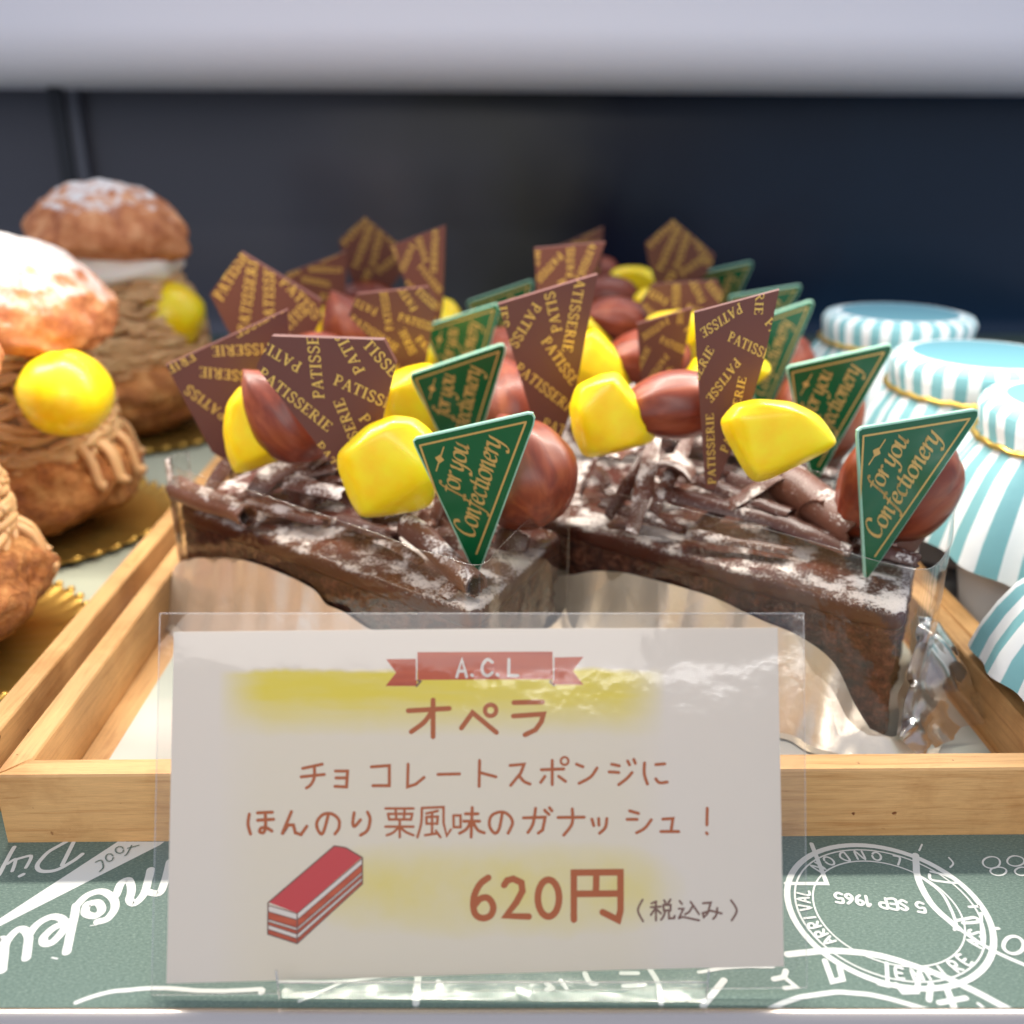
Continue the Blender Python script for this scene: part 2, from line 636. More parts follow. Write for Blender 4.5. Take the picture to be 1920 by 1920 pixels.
def script_polys(text, x, y, x1, y1):
    """chancery line from baseline point (x, y) to (x1, y1), picture axes (y down)"""
    tot = sum(SCRIPT[c][1] for c in text)
    l = math.hypot(x1 - x, y1 - y)
    k = l / tot
    ux, uy = (x1 - x) / l, (y1 - y) / l
    vx, vy = uy, -ux
    out, a = [], 0.0
    f = lambda p: (x + (ux * p[0] + vx * p[1]) * k, y + (uy * p[0] + vy * p[1]) * k)
    for ch in text:
        for st in SCRIPT[ch][0]:
            pp = [(a + p[0] + .22 * p[1], p[1] * 1.22 - .08) for p in st]
            for q in nib(pp, .32, R(38), .05):
                out.append([f(p) for p in q])
        a += SCRIPT[ch][1]
    return out


ROUND = {  # one-line round hand for the printed paper (cap height 1)
    'L': ([[(0, 1), (0, 0), (.5, 0)]], .7), 'O': ([circle(.35, .5, .35, .5)], .9), 'N': ([[(0, 0), (0, 1), (.6, 0), (.6, 1)]], .85),
    'D': ([[(0, 0), (0, 1), (.35, .95), (.6, .5), (.35, .05), (0, 0)]], .85), '5': ([[(.5, 1), (.05, 1), (.02, .55), (.35, .6), (.52, .3), (.3, 0), (0, .1)]], .75),
    'S': ([[(.5, .85), (.25, 1), (.03, .78), (.25, .52), (.5, .25), (.25, 0), (0, .15)]], .75), 'E': ([[(.5, 1), (0, 1), (0, 0), (.5, 0)], [(0, .5), (.4, .5)]], .7),
    'P': ([[(0, 0), (0, 1), (.4, .98), (.52, .75), (.4, .5), (0, .5)]], .75), '1': ([[(.0, .8), (.2, 1), (.2, 0)]], .45),
    '9': ([[(.5, .65), (.25, .5), (.02, .72), (.25, 1), (.5, .8), (.45, .3), (.2, 0)]], .75), '6': ([[(.42, 1), (.1, .6), (.03, .25), (.25, 0), (.5, .22), (.3, .5), (.05, .35)]], .75),
    'A': ([[(0, 0), (.3, 1), (.6, 0)], [(.12, .35), (.48, .35)]], .8), 'R': ([[(0, 0), (0, 1), (.4, .98), (.5, .75), (.4, .52), (0, .5), (.5, 0)]], .75),
    'I': ([[(.1, 0), (.1, 1)]], .4), 'V': ([[(0, 1), (.3, 0), (.6, 1)]], .8), 'M': ([[(0, 0), (.05, 1), (.35, .3), (.65, 1), (.7, 0)]], .95),
    '8': ([circle(.25, .74, .2, .24), circle(.25, .25, .25, .25)], .75), ' ': ([], .45), '.': ([[(.05, .0), (.1, .05)]], .3), 'C': ([[(.5, .8), (.3, 1), (.05, .8), (0, .4), (.15, .05), (.4, 0), (.55, .2)]], .75),
    'F': ([[(.5, 1), (0, 1), (0, 0)], [(0, .5), (.4, .5)]], .7),
}

# ------------------------------------------------------------------ the setting
mb = MB()
mb.add([(-40, 10.42, 0), (40, 10.42, 0), (40, 60, 0), (-40, 60, 0)], [(0, 1, 2, 3)])
z6 = lambda x, y: (x / 4.8, 1520 + y / 4.8)
z7 = lambda x, y: (1420 + x / 3.84, 1520 + y / 3.84)


def floor_pt(x, y, z):
    p = onz(x, y, 0)
    return (p.x, p.y, z)


UP = Vector((0, 0, 1))


_pz = 0


def nextz():
    global _pz
    _pz += 1
    return .00016 * (_pz % 60)


def pr(zf, pts, w, smooth=True, closed=False, m=1, z=.003):
    """a printed line given where it lies on the paper, w in the same units"""
    z += nextz()
    P = [onz(*zf(*p), 0) for p in pts]
    P = [(p.x, p.y) for p in P]
    if len(P) > 2:
        P, smooth = smooth_pts(P, 6, closed) if smooth else P, False
        P = [(x + .010 * noise.noise(Vector((x * 5, y * 5, 1))), y + .010 * noise.noise(Vector((x * 5, y * 5, 7)))) for x, y in P]
    lay(mb, pen(P, w, smooth, closed), lambda x, y, zz: (x, y, zz), m, z, .0007, UP)


def pr_poly(zf, pts, m=1, z=.0025):
    P = [onz(*zf(*p), 0) for p in pts]
    lay(mb, [[(p.x, p.y) for p in P]], lambda x, y, zz: (x, y, zz), m, z, 0, UP)


# brush lettering, upside down as on the sheet
BW = .135
for st in ([(18, 1440), (35, 1300), (60, 1180), (150, 1080), (220, 1075), (258, 1140), (250, 1230), (238, 1330)],
           [(-60, 1240), (10, 1160), (60, 1180)],
           [(255, 1130), (330, 1030), (450, 960), (540, 965), (590, 1010)],
           [(590, 1010), (480, 1060), (395, 1140), (400, 1195), (470, 1185), (560, 1090), (610, 1000)],
           [(690, 850), (660, 990), (630, 1130), (600, 1275)],
           [(700, 850), (790, 760), (930, 730), (1025, 800), (1030, 890), (970, 970), (880, 1000)],
           [(780, 850), (770, 920), (850, 950), (915, 900), (880, 830), (790, 840)],
           [(1040, 770), (1090, 660), (1160, 630), (1185, 720), (1165, 800), (1210, 835), (1290, 760), (1330, 640), (1355, 535)],
           [(1320, 730), (1430, 745), (1480, 650), (1530, 460)]):
    pr(z6, st, BW)
for st, w in (([(600, 280), (430, 380), (335, 490), (370, 545), (510, 535), (650, 460), (740, 395)], .075), ([(660, 290), (560, 490)], .075),
              ([(130, 330), (60, 450), (-10, 580)], .075), ([(70, 480), (140, 440), (110, 545)], .06), ([(140, 440), (280, 410), (235, 515)], .06),
              ([(180, 590), (210, 575)], .07), ([(690, 1725), (900, 1655), (1100, 1620), (1440, 1600), (1920, 1625), (2350, 1610)], .075),
              ([(2350, 1640), (2360, 1620)], .09), ([(470, 1325), (515, 1335)], .03), ([(815, 1038), (870, 1030)], .02)):
    pr(z6, st, w)
pr_poly(z6, [(-30, 990), (1060, 280), (1480, 280), (1440, 310), (-30, 1055)])
for st in ([(860, 470), (910, 455), (930, 515), (895, 555)], circle(985, 430, 34, 34), circle(1075, 362, 36, 30), [(1125, 410), (1150, 390), (1185, 320)], [(1150, 345), (1250, 318)]):
    pr(z6, st, .022, m=0, z=.014)
# the postmark
pc = onz(*z7(935, 720), 0)
for rad, w in ((1.53, .10), (1.41, .03), (1.13, .028)):
    lay(mb, pen(circle(pc.x, pc.y, rad, rad, 64), w, False, True), lambda x, y, z: (x, y, z), 1, .003 + nextz(), .0007, UP)


def stamp_line(text, x, y, ang, h, w):
    """round hand on the sheet; (x, y) start in cm, ang direction of reading"""
    ca, sa = math.cos(ang), math.sin(ang)
    a = 0.0
    for ch in text:
        for st in ROUND[ch][0]:
            P = [(x + (ca * (a + p[0]) - sa * p[1]) * h, y + (sa * (a + p[0]) + ca * p[1]) * h) for p in st]
            lay(mb, pen(P, w, True, sub=4), lambda xx, yy, z: (xx, yy, z), 1, .003 + nextz(), .0007, UP)
        a += ROUND[ch][1]


p = onz(*z7(1190, 665), 0)
q = onz(*z7(405, 575), 0)
stamp_line('5 SEP 1965', p.x, p.y, math.atan2(q.y - p.y, q.x - p.x), .215, .05)


def stamp_arc(text, a0, step, r, h, w, inward=True):
    for i, ch in enumerate(text):
        a = a0 + step * i
        stamp_line(ch, pc.x + math.cos(a) * r, pc.y + math.sin(a) * r, a + (R(90) if step > 0 else R(-90)), h, w)


stamp_arc('LONDON', R(62), R(13.0), 1.37, .2, .036)
stamp_arc('ARRIVAL', R(212), R(-8), 1.19, .18, .04)
stamp_arc('EMPIRE AS', R(256), R(10), 1.37, .19, .045)
for st, w, sm in (([(220, 1035), (560, 1010), (900, 1050), (1300, 1180), (1500, 1270), (1850, 1450)], .12, 1), ([(1140, 320), (1160, 500), (1270, 690), (1450, 850)], .11, 1),
                  ([(1450, 850), (1680, 1000), (1930, 1115)], .07, 1), ([(390, 240), (500, 525), (205, 525)], .075, 0), ([(1240, 460), (1260, 500), (1440, 520), (1360, 470), (1250, 440)], .05, 1),
                  ([(1180, 480), (1330, 600), (1425, 790), (1420, 860)], .05, 1), ([(1440, 790), (1560, 770), (1590, 800), (1480, 810)], .06, 1), ([(1610, 740), (1620, 960)], .05, 1),
                  ([(1310, 1385), (1500, 1350)], .09, 0), ([(1365, 1285), (1425, 1440)], .1, 0), ([(1250, 1250), (1235, 1365)], .09, 0), ([(1590, 1390), (1640, 1430)], .05, 0),
                  ([(485, 1080), (540, 1230), (615, 1215), (590, 1130)], .09, 0), ([(1000, 1250), (1050, 1310), (1150, 1310), (1160, 1200)], .08, 0), ([(870, 1250), (940, 1265), (930, 1100)], .06, 0),
                  ([(120, 1215), (190, 1200), (205, 1155)], .09, 0), ([(190, 1200), (280, 1270), (195, 1280)], .07, 0),
                  ([(95, 1430), (230, 1370), (400, 1330), (620, 1310), (900, 1345), (1260, 1445)], .085, 1), ([(-420, 1165), (-200, 1130), (110, 1125)], .06, 1),
                  ([(1380, 340), (1410, 380), (1385, 410)], .03, 1), ([(1165, 290), (1185, 245)], .03, 0), ([(1690, 850), (1735, 850)], .06, 0), ([(1525, 695), (1600, 690)], .05, 0)):
    pr(z7, st, w, bool(sm))
for cx, cy, rx, ry, w in ((1685, 375, 62, 42, .03), (1735, 438, 58, 30, .03), (1860, 365, 62, 36, .03), (1905, 440, 50, 30, .03), (1845, 970, 72, 62, .06)):
    pr(z7, circle(cx, cy, rx, ry, 16), w, True, True)
zh = lambda x, y: (500 + x / 2.286, 1760 + y / 2.286)
for st, w in (([(60, 185), (320, 185), (600, 150)], .05), ([(140, 270), (320, 190)], .05), ([(650, 150), (640, 280)], .1), ([(735, 185), (745, 205)], .08), ([(1080, 220), (1120, 240)], .1),
              ([(1200, 195), (1225, 215), (1200, 220)], .08), ([(1260, 180), (1285, 215)], .06), ([(1365, 150), (1385, 190), (1410, 195)], .08), ([(1520, 150), (1590, 150)], .07),
              ([(1530, 205), (1620, 200)], .07), ([(1640, 130), (1680, 200), (1690, 280)], .08), ([(1870, 290), (1960, 180)], .1)):
    pr(zh, st, w)
sp = mb.build('shelf_paper', [MT['shelf_paper'], MT['white_print']], smooth=False)
tag(sp, 'sage green printed paper covering the shelf', kind='structure')

# rounded metal front edge of the shelf
prof = [(10.44, -.3), (10.44, -.02), (10.42, .02), (10.37, .035)] + [(10.37 - .42 * math.sin(a), -.385 + .42 * math.cos(a)) for a in [R(6 * k) for k in range(1, 21)]] + [(9.75, -1.2)]
mb = MB()
mb.grid([[(x, y, z) for y, z in prof] for x in (-40, 40)])
mm = Mat('brushed_metal_edge', C(206, 196, 188), .26, Metallic=1.0)
mm.bump(mm.noise(3, 3, .5, mm.mapped((.05, 8, 8))), .08, .02)
tag(mb.build('shelf_edge', mm.m, angle=60), 'rounded metal shelf edge', kind='structure')

# back of the case: one dark glass panel, reflections painted in as warm grey turning to navy, a narrow post
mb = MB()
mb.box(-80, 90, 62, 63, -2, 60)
m = Mat('dark_glass_painted_reflection', C(40, 42, 50), .2, Specular_IOR_Level=.28)
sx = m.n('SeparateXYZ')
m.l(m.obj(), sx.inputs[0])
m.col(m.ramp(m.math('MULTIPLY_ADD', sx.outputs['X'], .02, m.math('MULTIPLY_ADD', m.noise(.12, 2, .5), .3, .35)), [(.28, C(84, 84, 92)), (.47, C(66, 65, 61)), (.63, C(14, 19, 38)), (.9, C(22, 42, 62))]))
tag(mb.build('back_wall', m.m, smooth=False), 'dark glass with a painted reflection gradient at the back of the case', kind='structure')
mb = MB()
mb.box(-26.4, -25.6, 60.9, 61.9, -2, 60)
mb.box(-25.58, -24.9, 61.2, 61.9, -2, 60, 1)
tag(mb.build('back_post', [plain('black_post', C(26, 28, 36), .4), plain('grey_post', C(96, 98, 108), .4)], smooth=False), 'narrow dark upright post', kind='structure')
# white shelf board above, its lower front edge rounded
rr = 2.6
prof = [(50 + rr, 13.7)] + [(50 + rr - rr * math.sin(a), 13.7 + rr - rr * math.cos(a)) for a in [R(6 * k) for k in range(1, 16)]] + [(50.0, 30), (61, 30), (61, 13.9)]
mb = MB()
mb.grid([[(-90, y, z + .25) for y, z in prof], [(90, y, z - .75) for y, z in prof]])
tag(mb.build('upper_shelf', plain('white_board', C(222, 219, 224), .5), angle=50), 'white upper shelf board', kind='structure')


# ------------------------------------------------------------------ wooden trays
def tray(name, loc, rz, x0, x1, y1, label, group, liner, liner_label, liner_inset=(.5, .15)):
    t = empty(name, loc, rz, label, 'tray', group)
    h, th = 1.38, .46

    def rail(nm, pts, mat):
        b = MB()
        n = len(pts)
        bev = .04
        lo = [(x, y, 0.0) for x, y in pts]
        mid = [(x, y, h - bev) for x, y in pts]
        cx, cy = sum(p[0] for p in pts) / n, sum(p[1] for p in pts) / n
        def inset(x, y):
            d = math.hypot(cx - x, cy - y)
            return (x + (bev if x < cx else -bev) * (1 if abs(x - cx) > .3 else .6), y + (bev if y < cy else -bev) * (1 if abs(y - cy) > .3 else .6))
        top = [inset(x, y) + (h,) for x, y in pts]
        b.grid([lo, mid, top], closed=True)
        b.add(top, [tuple(range(n))])
        return b.build(nm, mat, t, smooth=False)
    g = .003
    rail('rail', [(x0, 0), (x1, 0), (x1 - th, th), (x0 + th, th)], MT['wood_x'])
    rail('rail', [(x0, g), (x0 + th - g, th), (x0 + th - g, y1 - th), (x0, y1 - g)], MT['wood_y'])
    rail('rail', [(x1, g), (x1, y1 - g), (x1 - th + g, y1 - th), (x1 - th + g, th)], MT['wood_y'])
    rail('rail', [(x0, y1), (x0 + th, y1 - th), (x1 - th, y1 - th), (x1, y1)], MT['wood_x'])
    b = MB()
    b.box(x0 + th + .01, x1 - th - .01, th + .01, y1 - th - .01, .06, .22)
    b.build('base_board', MT['wood_y'], t, smooth=False)
    b = MB()
    li, ri = liner_inset
    b.box(x0 + th + li, x1 - th - ri, th + .1, y1 - th - .1, .0, .015)
    ob = b.build('tray_liner', liner, None, smooth=False, loc=(loc[0], loc[1], loc[2] + .225))
    ob.rotation_euler = (0, 0, rz)
    tag(ob, liner_label, 'paper')
    return t


XL, XR = -8.72, 9.9
tray('wooden_tray', (0, 14.0, 0.0), R(.7), XL, XR, 33, 'pale wooden tray holding the chocolate cake bars', 'wooden trays side by side', MT['liner'],
     'pale paper lining the tray of chocolate cake bars', (.55, .12))
tray('wooden_tray', (0, 13.6, 0.0), R(.7), -29.5, -9.25, 33, 'wooden tray holding the cream puffs', 'wooden trays side by side', MT['liner_green'],
     'sage paper under the gold boards of the cream puffs', (.15, .1))
tray('wooden_tray', (0, 12.6, 0.0), R(.7), 9.95, 28, 33, 'wooden tray holding the striped pudding jars', 'wooden trays side by side', plain('grey_liner', C(120, 122, 124), .7),
     'grey paper under the striped jars', (.15, .1))

# ------------------------------------------------------------------ the price card
CP = Vector((0, 10.72, .22))
lean = R(23.7)
EX, EY, EN = Vector((1, 0, 0)), Vector((0, math.sin(lean), math.cos(lean))), Vector((0, -math.cos(lean), math.sin(lean)))


def cardxy(px, py):
    d = onp(px, py, CP, EN) - CP
    return d.dot(EX), d.dot(EY)


card = empty('price_card', CP, 0, 'white laminated price card reading 620 yen propped before the wooden tray', 'price card')
card.rotation_euler = Matrix((EX, EY, EN)).transposed().to_euler()


def paper_mat():
    m = Mat('card_paper', C(226, 220, 212), .5, Coat_Weight=.0)
    # the printed yellow brush marks
    def patch(cx, cy, rx, ry, sx=0):
        sep = m.n('SeparateXYZ')
        m.l(m.mapped((1 / rx, 1 / ry, 1), loc=(-cx / rx, -cy / ry, 0)), sep.inputs[0])
        a = m.math('POWER', m.math('ABSOLUTE', sep.outputs['X']), 5.0)
        return sep.outputs['Y'], a
    x0, y0 = cardxy(408, 1375)
    x1, y1 = cardxy(1248, 1256)
    yy, ax = patch((x0 + x1) / 2, (y0 + y1) / 2, (x1 - x0) / 2, (y1 - y0) / 2)
    wob = m.math('MULTIPLY', m.math('SUBTRACT', m.noise(1.4, 4), .5), .5)
    top = m.ramp(m.math('MULTIPLY_ADD', m.math('ADD', yy, wob), .45, .5), [(.0, 0.1), (.3, .6), (.58, 1.0), (.90, 1.0), (.98, 0.0)])
    side = m.ramp(ax, [(.3, 1.0), (1.0, 0.0)])
    f = m.math('MULTIPLY', m.math('MULTIPLY', top, side), m.math('ADD', .72, m.math('MULTIPLY', m.noise(2.5, 4, .6, m.mapped((.4, 3, 1))), .5)))
    x0, y0 = cardxy(560, 1760)
    x1, y1 = cardxy(1290, 1575)
    yy, ax = patch((x0 + x1) / 2, (y0 + y1) / 2, (x1 - x0) / 2, (y1 - y0) / 2)
    d2 = m.math('ADD', m.math('MULTIPLY', m.math('ADD', yy, wob), m.math('ADD', yy, wob)), ax)
    f2 = m.math('MULTIPLY', m.ramp(d2, [(.0, .95), (1.0, 0.0)]), m.noise(1.2, 4, .6))
    fac = m.math('MINIMUM', m.math('ADD', f, f2), 1.0)
    m.col(m.mix(fac, C(246, 241, 231), C(246, 230, 60)))
    m.bump(m.noise(30, 3), .05, .01)
    # thin paper: some of the light behind comes through
    tl = m.n('BsdfTranslucent')
    tl.inputs[0].default_value = C(232, 216, 196)
    x = m.n('MixShader')
    x.inputs[0].default_value = .24
    m.l(m.b.outputs[0], x.inputs[1])
    m.l(tl.outputs[0], x.inputs[2])
    m.l(x.outputs[0], m.out.inputs['Surface'])
    return m.m


INK = plain('brown_ink', C(178, 90, 30), .6)
RED = Mat('ribbon_ink', C(196, 92, 62), .6)
RED.col(RED.ramp(RED.noise(2.0, 5, .6, RED.mapped((.3, 4, 1))), [(.35, C(178, 66, 30)), (.65, C(202, 90, 46))]))
CRED = plain('cake_red_ink', C(204, 62, 62), .6)
LINE = plain('drawing_line_ink', C(120, 84, 70), .6)
WHT = plain('white_ink', C(228, 220, 210), .6)

mb = MB()
cor = [cardxy(*p) for p in ((312, 1844), (620, 1836), (900, 1827), (1180, 1818), (1470, 1812), (1458, 1177), (900, 1179), (326, 1185))]
mb.prism(cor, .02, 0, 'z', z0=-.02)


def flat(x, y, z):
    return (x, y, z)


_k = 0


def ink(zf, pts, w, m=1, smooth=False, closed=False, z=.004):
    global _k
    _k += 1
    lay(mb, pen([cardxy(*zf(*p)) for p in pts], w, smooth, closed), flat, m, z + .0004 * (_k % 12), .0003, UP)


def ink_poly(zf, pts, m, z=.003):
    lay(mb, [[cardxy(*zf(*p)) for p in pts]], flat, m, z, 0, UP)


A2 = lambda x, y: (700 + x / 4.5714, 1190 + y / 4.5714)
A3 = lambda x, y: (540 + x / 5.0526, 1410 + y / 5.0526)
A4 = lambda x, y: (900 + x / 4.1739, 1410 + y / 4.1739)
A5 = lambda x, y: (440 + x / 4.1739, 1500 + y / 4.1739)
A6 = lambda x, y: (860 + x / 3.4286, 1590 + y / 3.4286)
# ribbon
ink_poly(A2, [(110, 210), (372, 208), (372, 440), (105, 440), (195, 325)][:1] + [(372, 208), (372, 325), (195, 325)], 2)
ink_poly(A2, [(195, 325), (372, 325), (372, 440), (105, 440)], 2)
ink_poly(A2, [(1548, 195), (1800, 190), (1710, 310), (1548, 310)], 2)
ink_poly(A2, [(1548, 310), (1710, 310), (1800, 430), (1530, 430)], 2)
ink_poly(A2, [(378, 150), (1535, 145), (1540, 382), (380, 388)], 2, .0036)
for st in ([(370, 210), (370, 385)], [(1548, 190), (1545, 385)]):
    ink(A2, st, .018, 5)
ink(A2, [(385, 395), (405, 400), (370, 440)], .03, 4)
ink(A2, [(1520, 392), (1515, 405), (1550, 435)], .03, 4)
for st, sm in (([(715, 360), (760, 212), (800, 360)], 0), ([(732, 312), (788, 312)], 0), ([(842, 345), (850, 350)], 0), ([(1020, 235), (975, 212), (935, 265), (940, 325), (980, 352), (1022, 322)], 1),
               ([(1060, 342), (1068, 347)], 0), ([(1162, 212), (1160, 350), (1238, 350)], 0)):
    ink(A2, st, .045, 5, bool(sm), z=.006)
# title and text lines: (strokes as traced from the hand, smooth)
T1 = [([(300, 652), (650, 632)], 0), ([(512, 560), (512, 875)], 0), ([(495, 670), (430, 755), (325, 832)], 1), ([(755, 800), (850, 668), (1055, 838)], 0),
      ([(1205, 582), (1450, 577)], 0), ([(1200, 698), (1458, 680), (1440, 745), (1390, 815), (1300, 858)], 0)]
for st, sm in T1:
    ink(A2, st, .070, 1, bool(sm))
ink(A2, circle(1005, 648, 48), .062, 1, True, True)
L3 = [([(140, 155), (325, 115)], 0), ([(125, 235), (345, 212)], 0), ([(250, 135), (250, 240), (215, 310), (175, 340)], 1), ([(450, 180), (565, 180), (555, 330), (445, 325)], 0), ([(455, 245), (560, 245)], 0),
      ([(790, 140), (960, 128), (960, 318), (805, 318)], 0), ([(1138, 115), (1132, 330), (1210, 305), (1290, 240)], 0), ([(1420, 212), (1625, 207)], 0), ([(1815, 80), (1810, 325)], 0), ([(1820, 195), (1970, 235)], 0),
      ([(1680, 585), (1800, 585)], 0), ([(1665, 655), (1815, 655)], 0), ([(1745, 525), (1735, 805)], 0), ([(1725, 670), (1690, 730), (1625, 770)], 1), ([(1755, 670), (1800, 740), (1860, 765)], 1)]
for st, sm in L3:
    ink(A3, st, .044, 1, bool(sm))
L4 = [([(235, 105), (345, 95), (318, 165), (240, 260)], 0), ([(310, 190), (345, 230), (392, 250)], 1), ([(480, 138), (655, 132)], 0), ([(565, 65), (565, 255)], 0), ([(508, 190), (475, 238)], 0), ([(615, 190), (670, 230)], 0),
      ([(755, 95), (805, 115)], 0), ([(915, 125), (865, 195), (775, 245)], 1), ([(1030, 95), (1090, 108)], 0), ([(1010, 155), (1085, 160)], 0), ([(1190, 160), (1145, 210), (1085, 255)], 1),
      ([(1155, 70), (1170, 100)], 0), ([(1203, 58), (1215, 88)], 0), ([(1287, 85), (1285, 170), (1310, 250)], 1), ([(1375, 98), (1445, 92)], 0), ([(1375, 210), (1405, 240), (1465, 235)], 1),
      ([(175, 475), (150, 600), (115, 635), (75, 580), (85, 505), (150, 470), (215, 485), (255, 550), (220, 635)], 1), ([(340, 515), (510, 510), (490, 610), (455, 635)], 0), ([(435, 440), (415, 560), (375, 630)], 1),
      ([(505, 455), (540, 488)], 0), ([(543, 435), (563, 460)], 0), ([(610, 512), (815, 510)], 0), ([(722, 445), (720, 560), (655, 650)], 1), ([(875, 525), (890, 575)], 0), ([(928, 520), (930, 572)], 0),
      ([(992, 520), (980, 590), (935, 635)], 1), ([(1170, 460), (1240, 480)], 0), ([(1150, 527), (1230, 527)], 0), ([(1340, 530), (1290, 595), (1225, 632)], 1), ([(1430, 525), (1510, 520), (1495, 615)], 0),
      ([(1415, 622), (1555, 622)], 0), ([(1778, 440), (1775, 570)], 0), ([(1772, 632), (1778, 640)], 0)]
for st, sm in L4:
    ink(A4, st, .044, 1, bool(sm))
ink(A4, circle(662, 70, 30), .034, 1, True, True)
L5 = [([(115, 110), (105, 190), (125, 265)], 1), ([(180, 100), (295, 95)], 0), ([(180, 158), (305, 150)], 0), ([(240, 100), (242, 210), (225, 255), (195, 245), (210, 218), (250, 218), (292, 242)], 1),
      ([(445, 90), (370, 270), (420, 195), (460, 195), (475, 255), (520, 270), (565, 205)], 0), ([(735, 110), (690, 260), (650, 230), (645, 170), (690, 115), (760, 108), (815, 155), (815, 220), (785, 265)], 1),
      ([(935, 100), (925, 180), (940, 205), (985, 155)], 1), ([(1040, 95), (1060, 150), (1040, 235), (985, 275)], 1)]
for st, sm in L5:
    ink(A5, st, .046, 1, bool(sm))
K5 = [([(1180, 66), (1400, 66)], 0), ([(1200, 108), (1390, 108), (1380, 152), (1210, 152), (1200, 108)], 0), ([(1260, 70), (1265, 150)], 0), ([(1330, 70), (1325, 150)], 0), ([(1180, 208), (1400, 208)], 0),
      ([(1292, 160), (1292, 290)], 0), ([(1280, 215), (1240, 255), (1190, 275)], 1), ([(1300, 215), (1340, 250), (1400, 275)], 1),
      ([(1465, 65), (1460, 180), (1430, 290)], 1), ([(1465, 62), (1635, 55), (1635, 180), (1660, 280), (1692, 230)], 0), ([(1500, 105), (1590, 85)], 0), ([(1500, 132), (1590, 130), (1585, 185), (1502, 185), (1500, 132)], 0),
      ([(1545, 95), (1545, 265)], 0), ([(1490, 275), (1590, 260)], 0), ([(1575, 240), (1610, 290)], 0), ([(1712, 120), (1768, 120), (1768, 212), (1715, 212), (1712, 120)], 0)]
for st, sm in K5:
    ink(A5, st, .036, 1, bool(sm))
P6 = [([(190, 190), (135, 235), (97, 320), (102, 415), (150, 450), (205, 432), (222, 375), (190, 322), (140, 325), (103, 365)], 1), ([(292, 238), (312, 208), (350, 197), (403, 222), (410, 275), (370, 350), (305, 435), (450, 440)], 0),
      ([(740, 460), (740, 158), (1040, 155), (1040, 400), (1025, 462), (925, 412)], 0), ([(740, 294), (1040, 292)], 0), ([(885, 160), (882, 288)], 0)]
for st, sm in P6:
    ink(A6, st, .092, 1, bool(sm))
ink(A6, circle(577, 322, 68, 118), .095, 1, True, True)
S6 = [([(1182, 332), (1152, 400), (1185, 470)], 1), ([(1270, 343), (1240, 356)], 0), ([(1235, 380), (1300, 376)], 0), ([(1268, 348), (1268, 465)], 0), ([(1262, 390), (1235, 430)], 0), ([(1275, 395), (1300, 420)], 0),
      ([(1320, 335), (1330, 355)], 0), ([(1362, 330), (1345, 355)], 0), ([(1315, 365), (1362, 365), (1360, 400), (1318, 400), (1315, 365)], 0), ([(1328, 405), (1315, 440), (1300, 460)], 1), ([(1350, 405), (1352, 452), (1385, 450), (1388, 435)], 0),
      ([(1420, 340), (1435, 360)], 0), ([(1415, 390), (1445, 390), (1425, 430), (1415, 450)], 0), ([(1415, 452), (1440, 442), (1545, 465)], 0), ([(1490, 345), (1515, 380), (1545, 425)], 1), ([(1505, 372), (1480, 410), (1455, 425)], 1),
      ([(1570, 355), (1620, 350), (1600, 420), (1575, 445), (1568, 418), (1620, 402), (1690, 420)], 0), ([(1662, 385), (1655, 430), (1635, 455)], 1), ([(1750, 335), (1787, 400), (1755, 465)], 1)]
for st, sm in S6:
    ink(A6, st, .030, 4, bool(sm))
# the drawn cake
ink_poly(A5, [(265, 800), (780, 358), (870, 372), (995, 450), (490, 885)], 3)
fr = [((262, 822), (490, 888)), ((262, 872), (490, 938)), ((260, 930), (490, 1000)), ((260, 950), (490, 1020)), ((260, 975), (490, 1050)), ((260, 1010), (490, 1085)), ((260, 1048), (490, 1122))]
sd = [((490, 888), (1000, 455)), ((490, 938), (1000, 500)), ((490, 1000), (1000, 560)), ((490, 1020), (1000, 580)), ((490, 1050), (1000, 605)), ((490, 1085), (1000, 628)), ((490, 1122), (1000, 655))]
for rows in (fr, sd):
    for i, mi in enumerate((5, 2, 5, 2, 5, 2)):
        ink_poly(A5, [rows[i][0], rows[i][1], rows[i + 1][1], rows[i + 1][0]], mi)
for rows in (fr, sd):
    for a, b in rows:
        ink(A5, [a, b], .014, 4)
for st in ([(265, 800), (780, 358), (870, 372), (1000, 450), (1000, 655), (490, 1122), (260, 1048), (262, 805)], [(490, 888), (490, 1122)]):
    ink(A5, st, .018, 4)
mb.build('paper', [paper_mat(), INK, RED.m, CRED, LINE, WHT], card, smooth=False)

mb = MB()
lam = [cardxy(*p) for p in ((284, 1866), (1513, 1852), (1507, 1150), (300, 1150))]
N = 24
for zz in (.045, -.055):
    rows = []
    for j in range(13):
        v = j / 12
        rows.append([])
        for i in range(N + 1):
            u = i / N
            a = [lam[0][k] * (1 - u) + lam[1][k] * u for k in (0, 1)]
            b = [lam[3][k] * (1 - u) + lam[2][k] * u for k in (0, 1)]
            e = min(u, 1 - u, v, 1 - v)
            rows[-1].append((a[0] * (1 - v) + b[0] * v, a[1] * (1 - v) + b[1] * v, (zz if e > 0 else 0.0) * min(1, .3 + e * 8)))
    mb.grid(rows)
# the cut edge of the pouch
loop = lam + [lam[0]]
for a, b in zip(loop[:-1], loop[1:]):
    mb.tube([(a[0], a[1], 0), (b[0], b[1], 0)], .006, 5, 1)
mb.build('laminate_pouch', [film_mat('laminate', (.965, .96, .955, 1), .0, .09, 1.5, .16, .8), film_mat('laminate_edge', (.95, .93, .9, 1), .3, .2, 1, 0)], card)

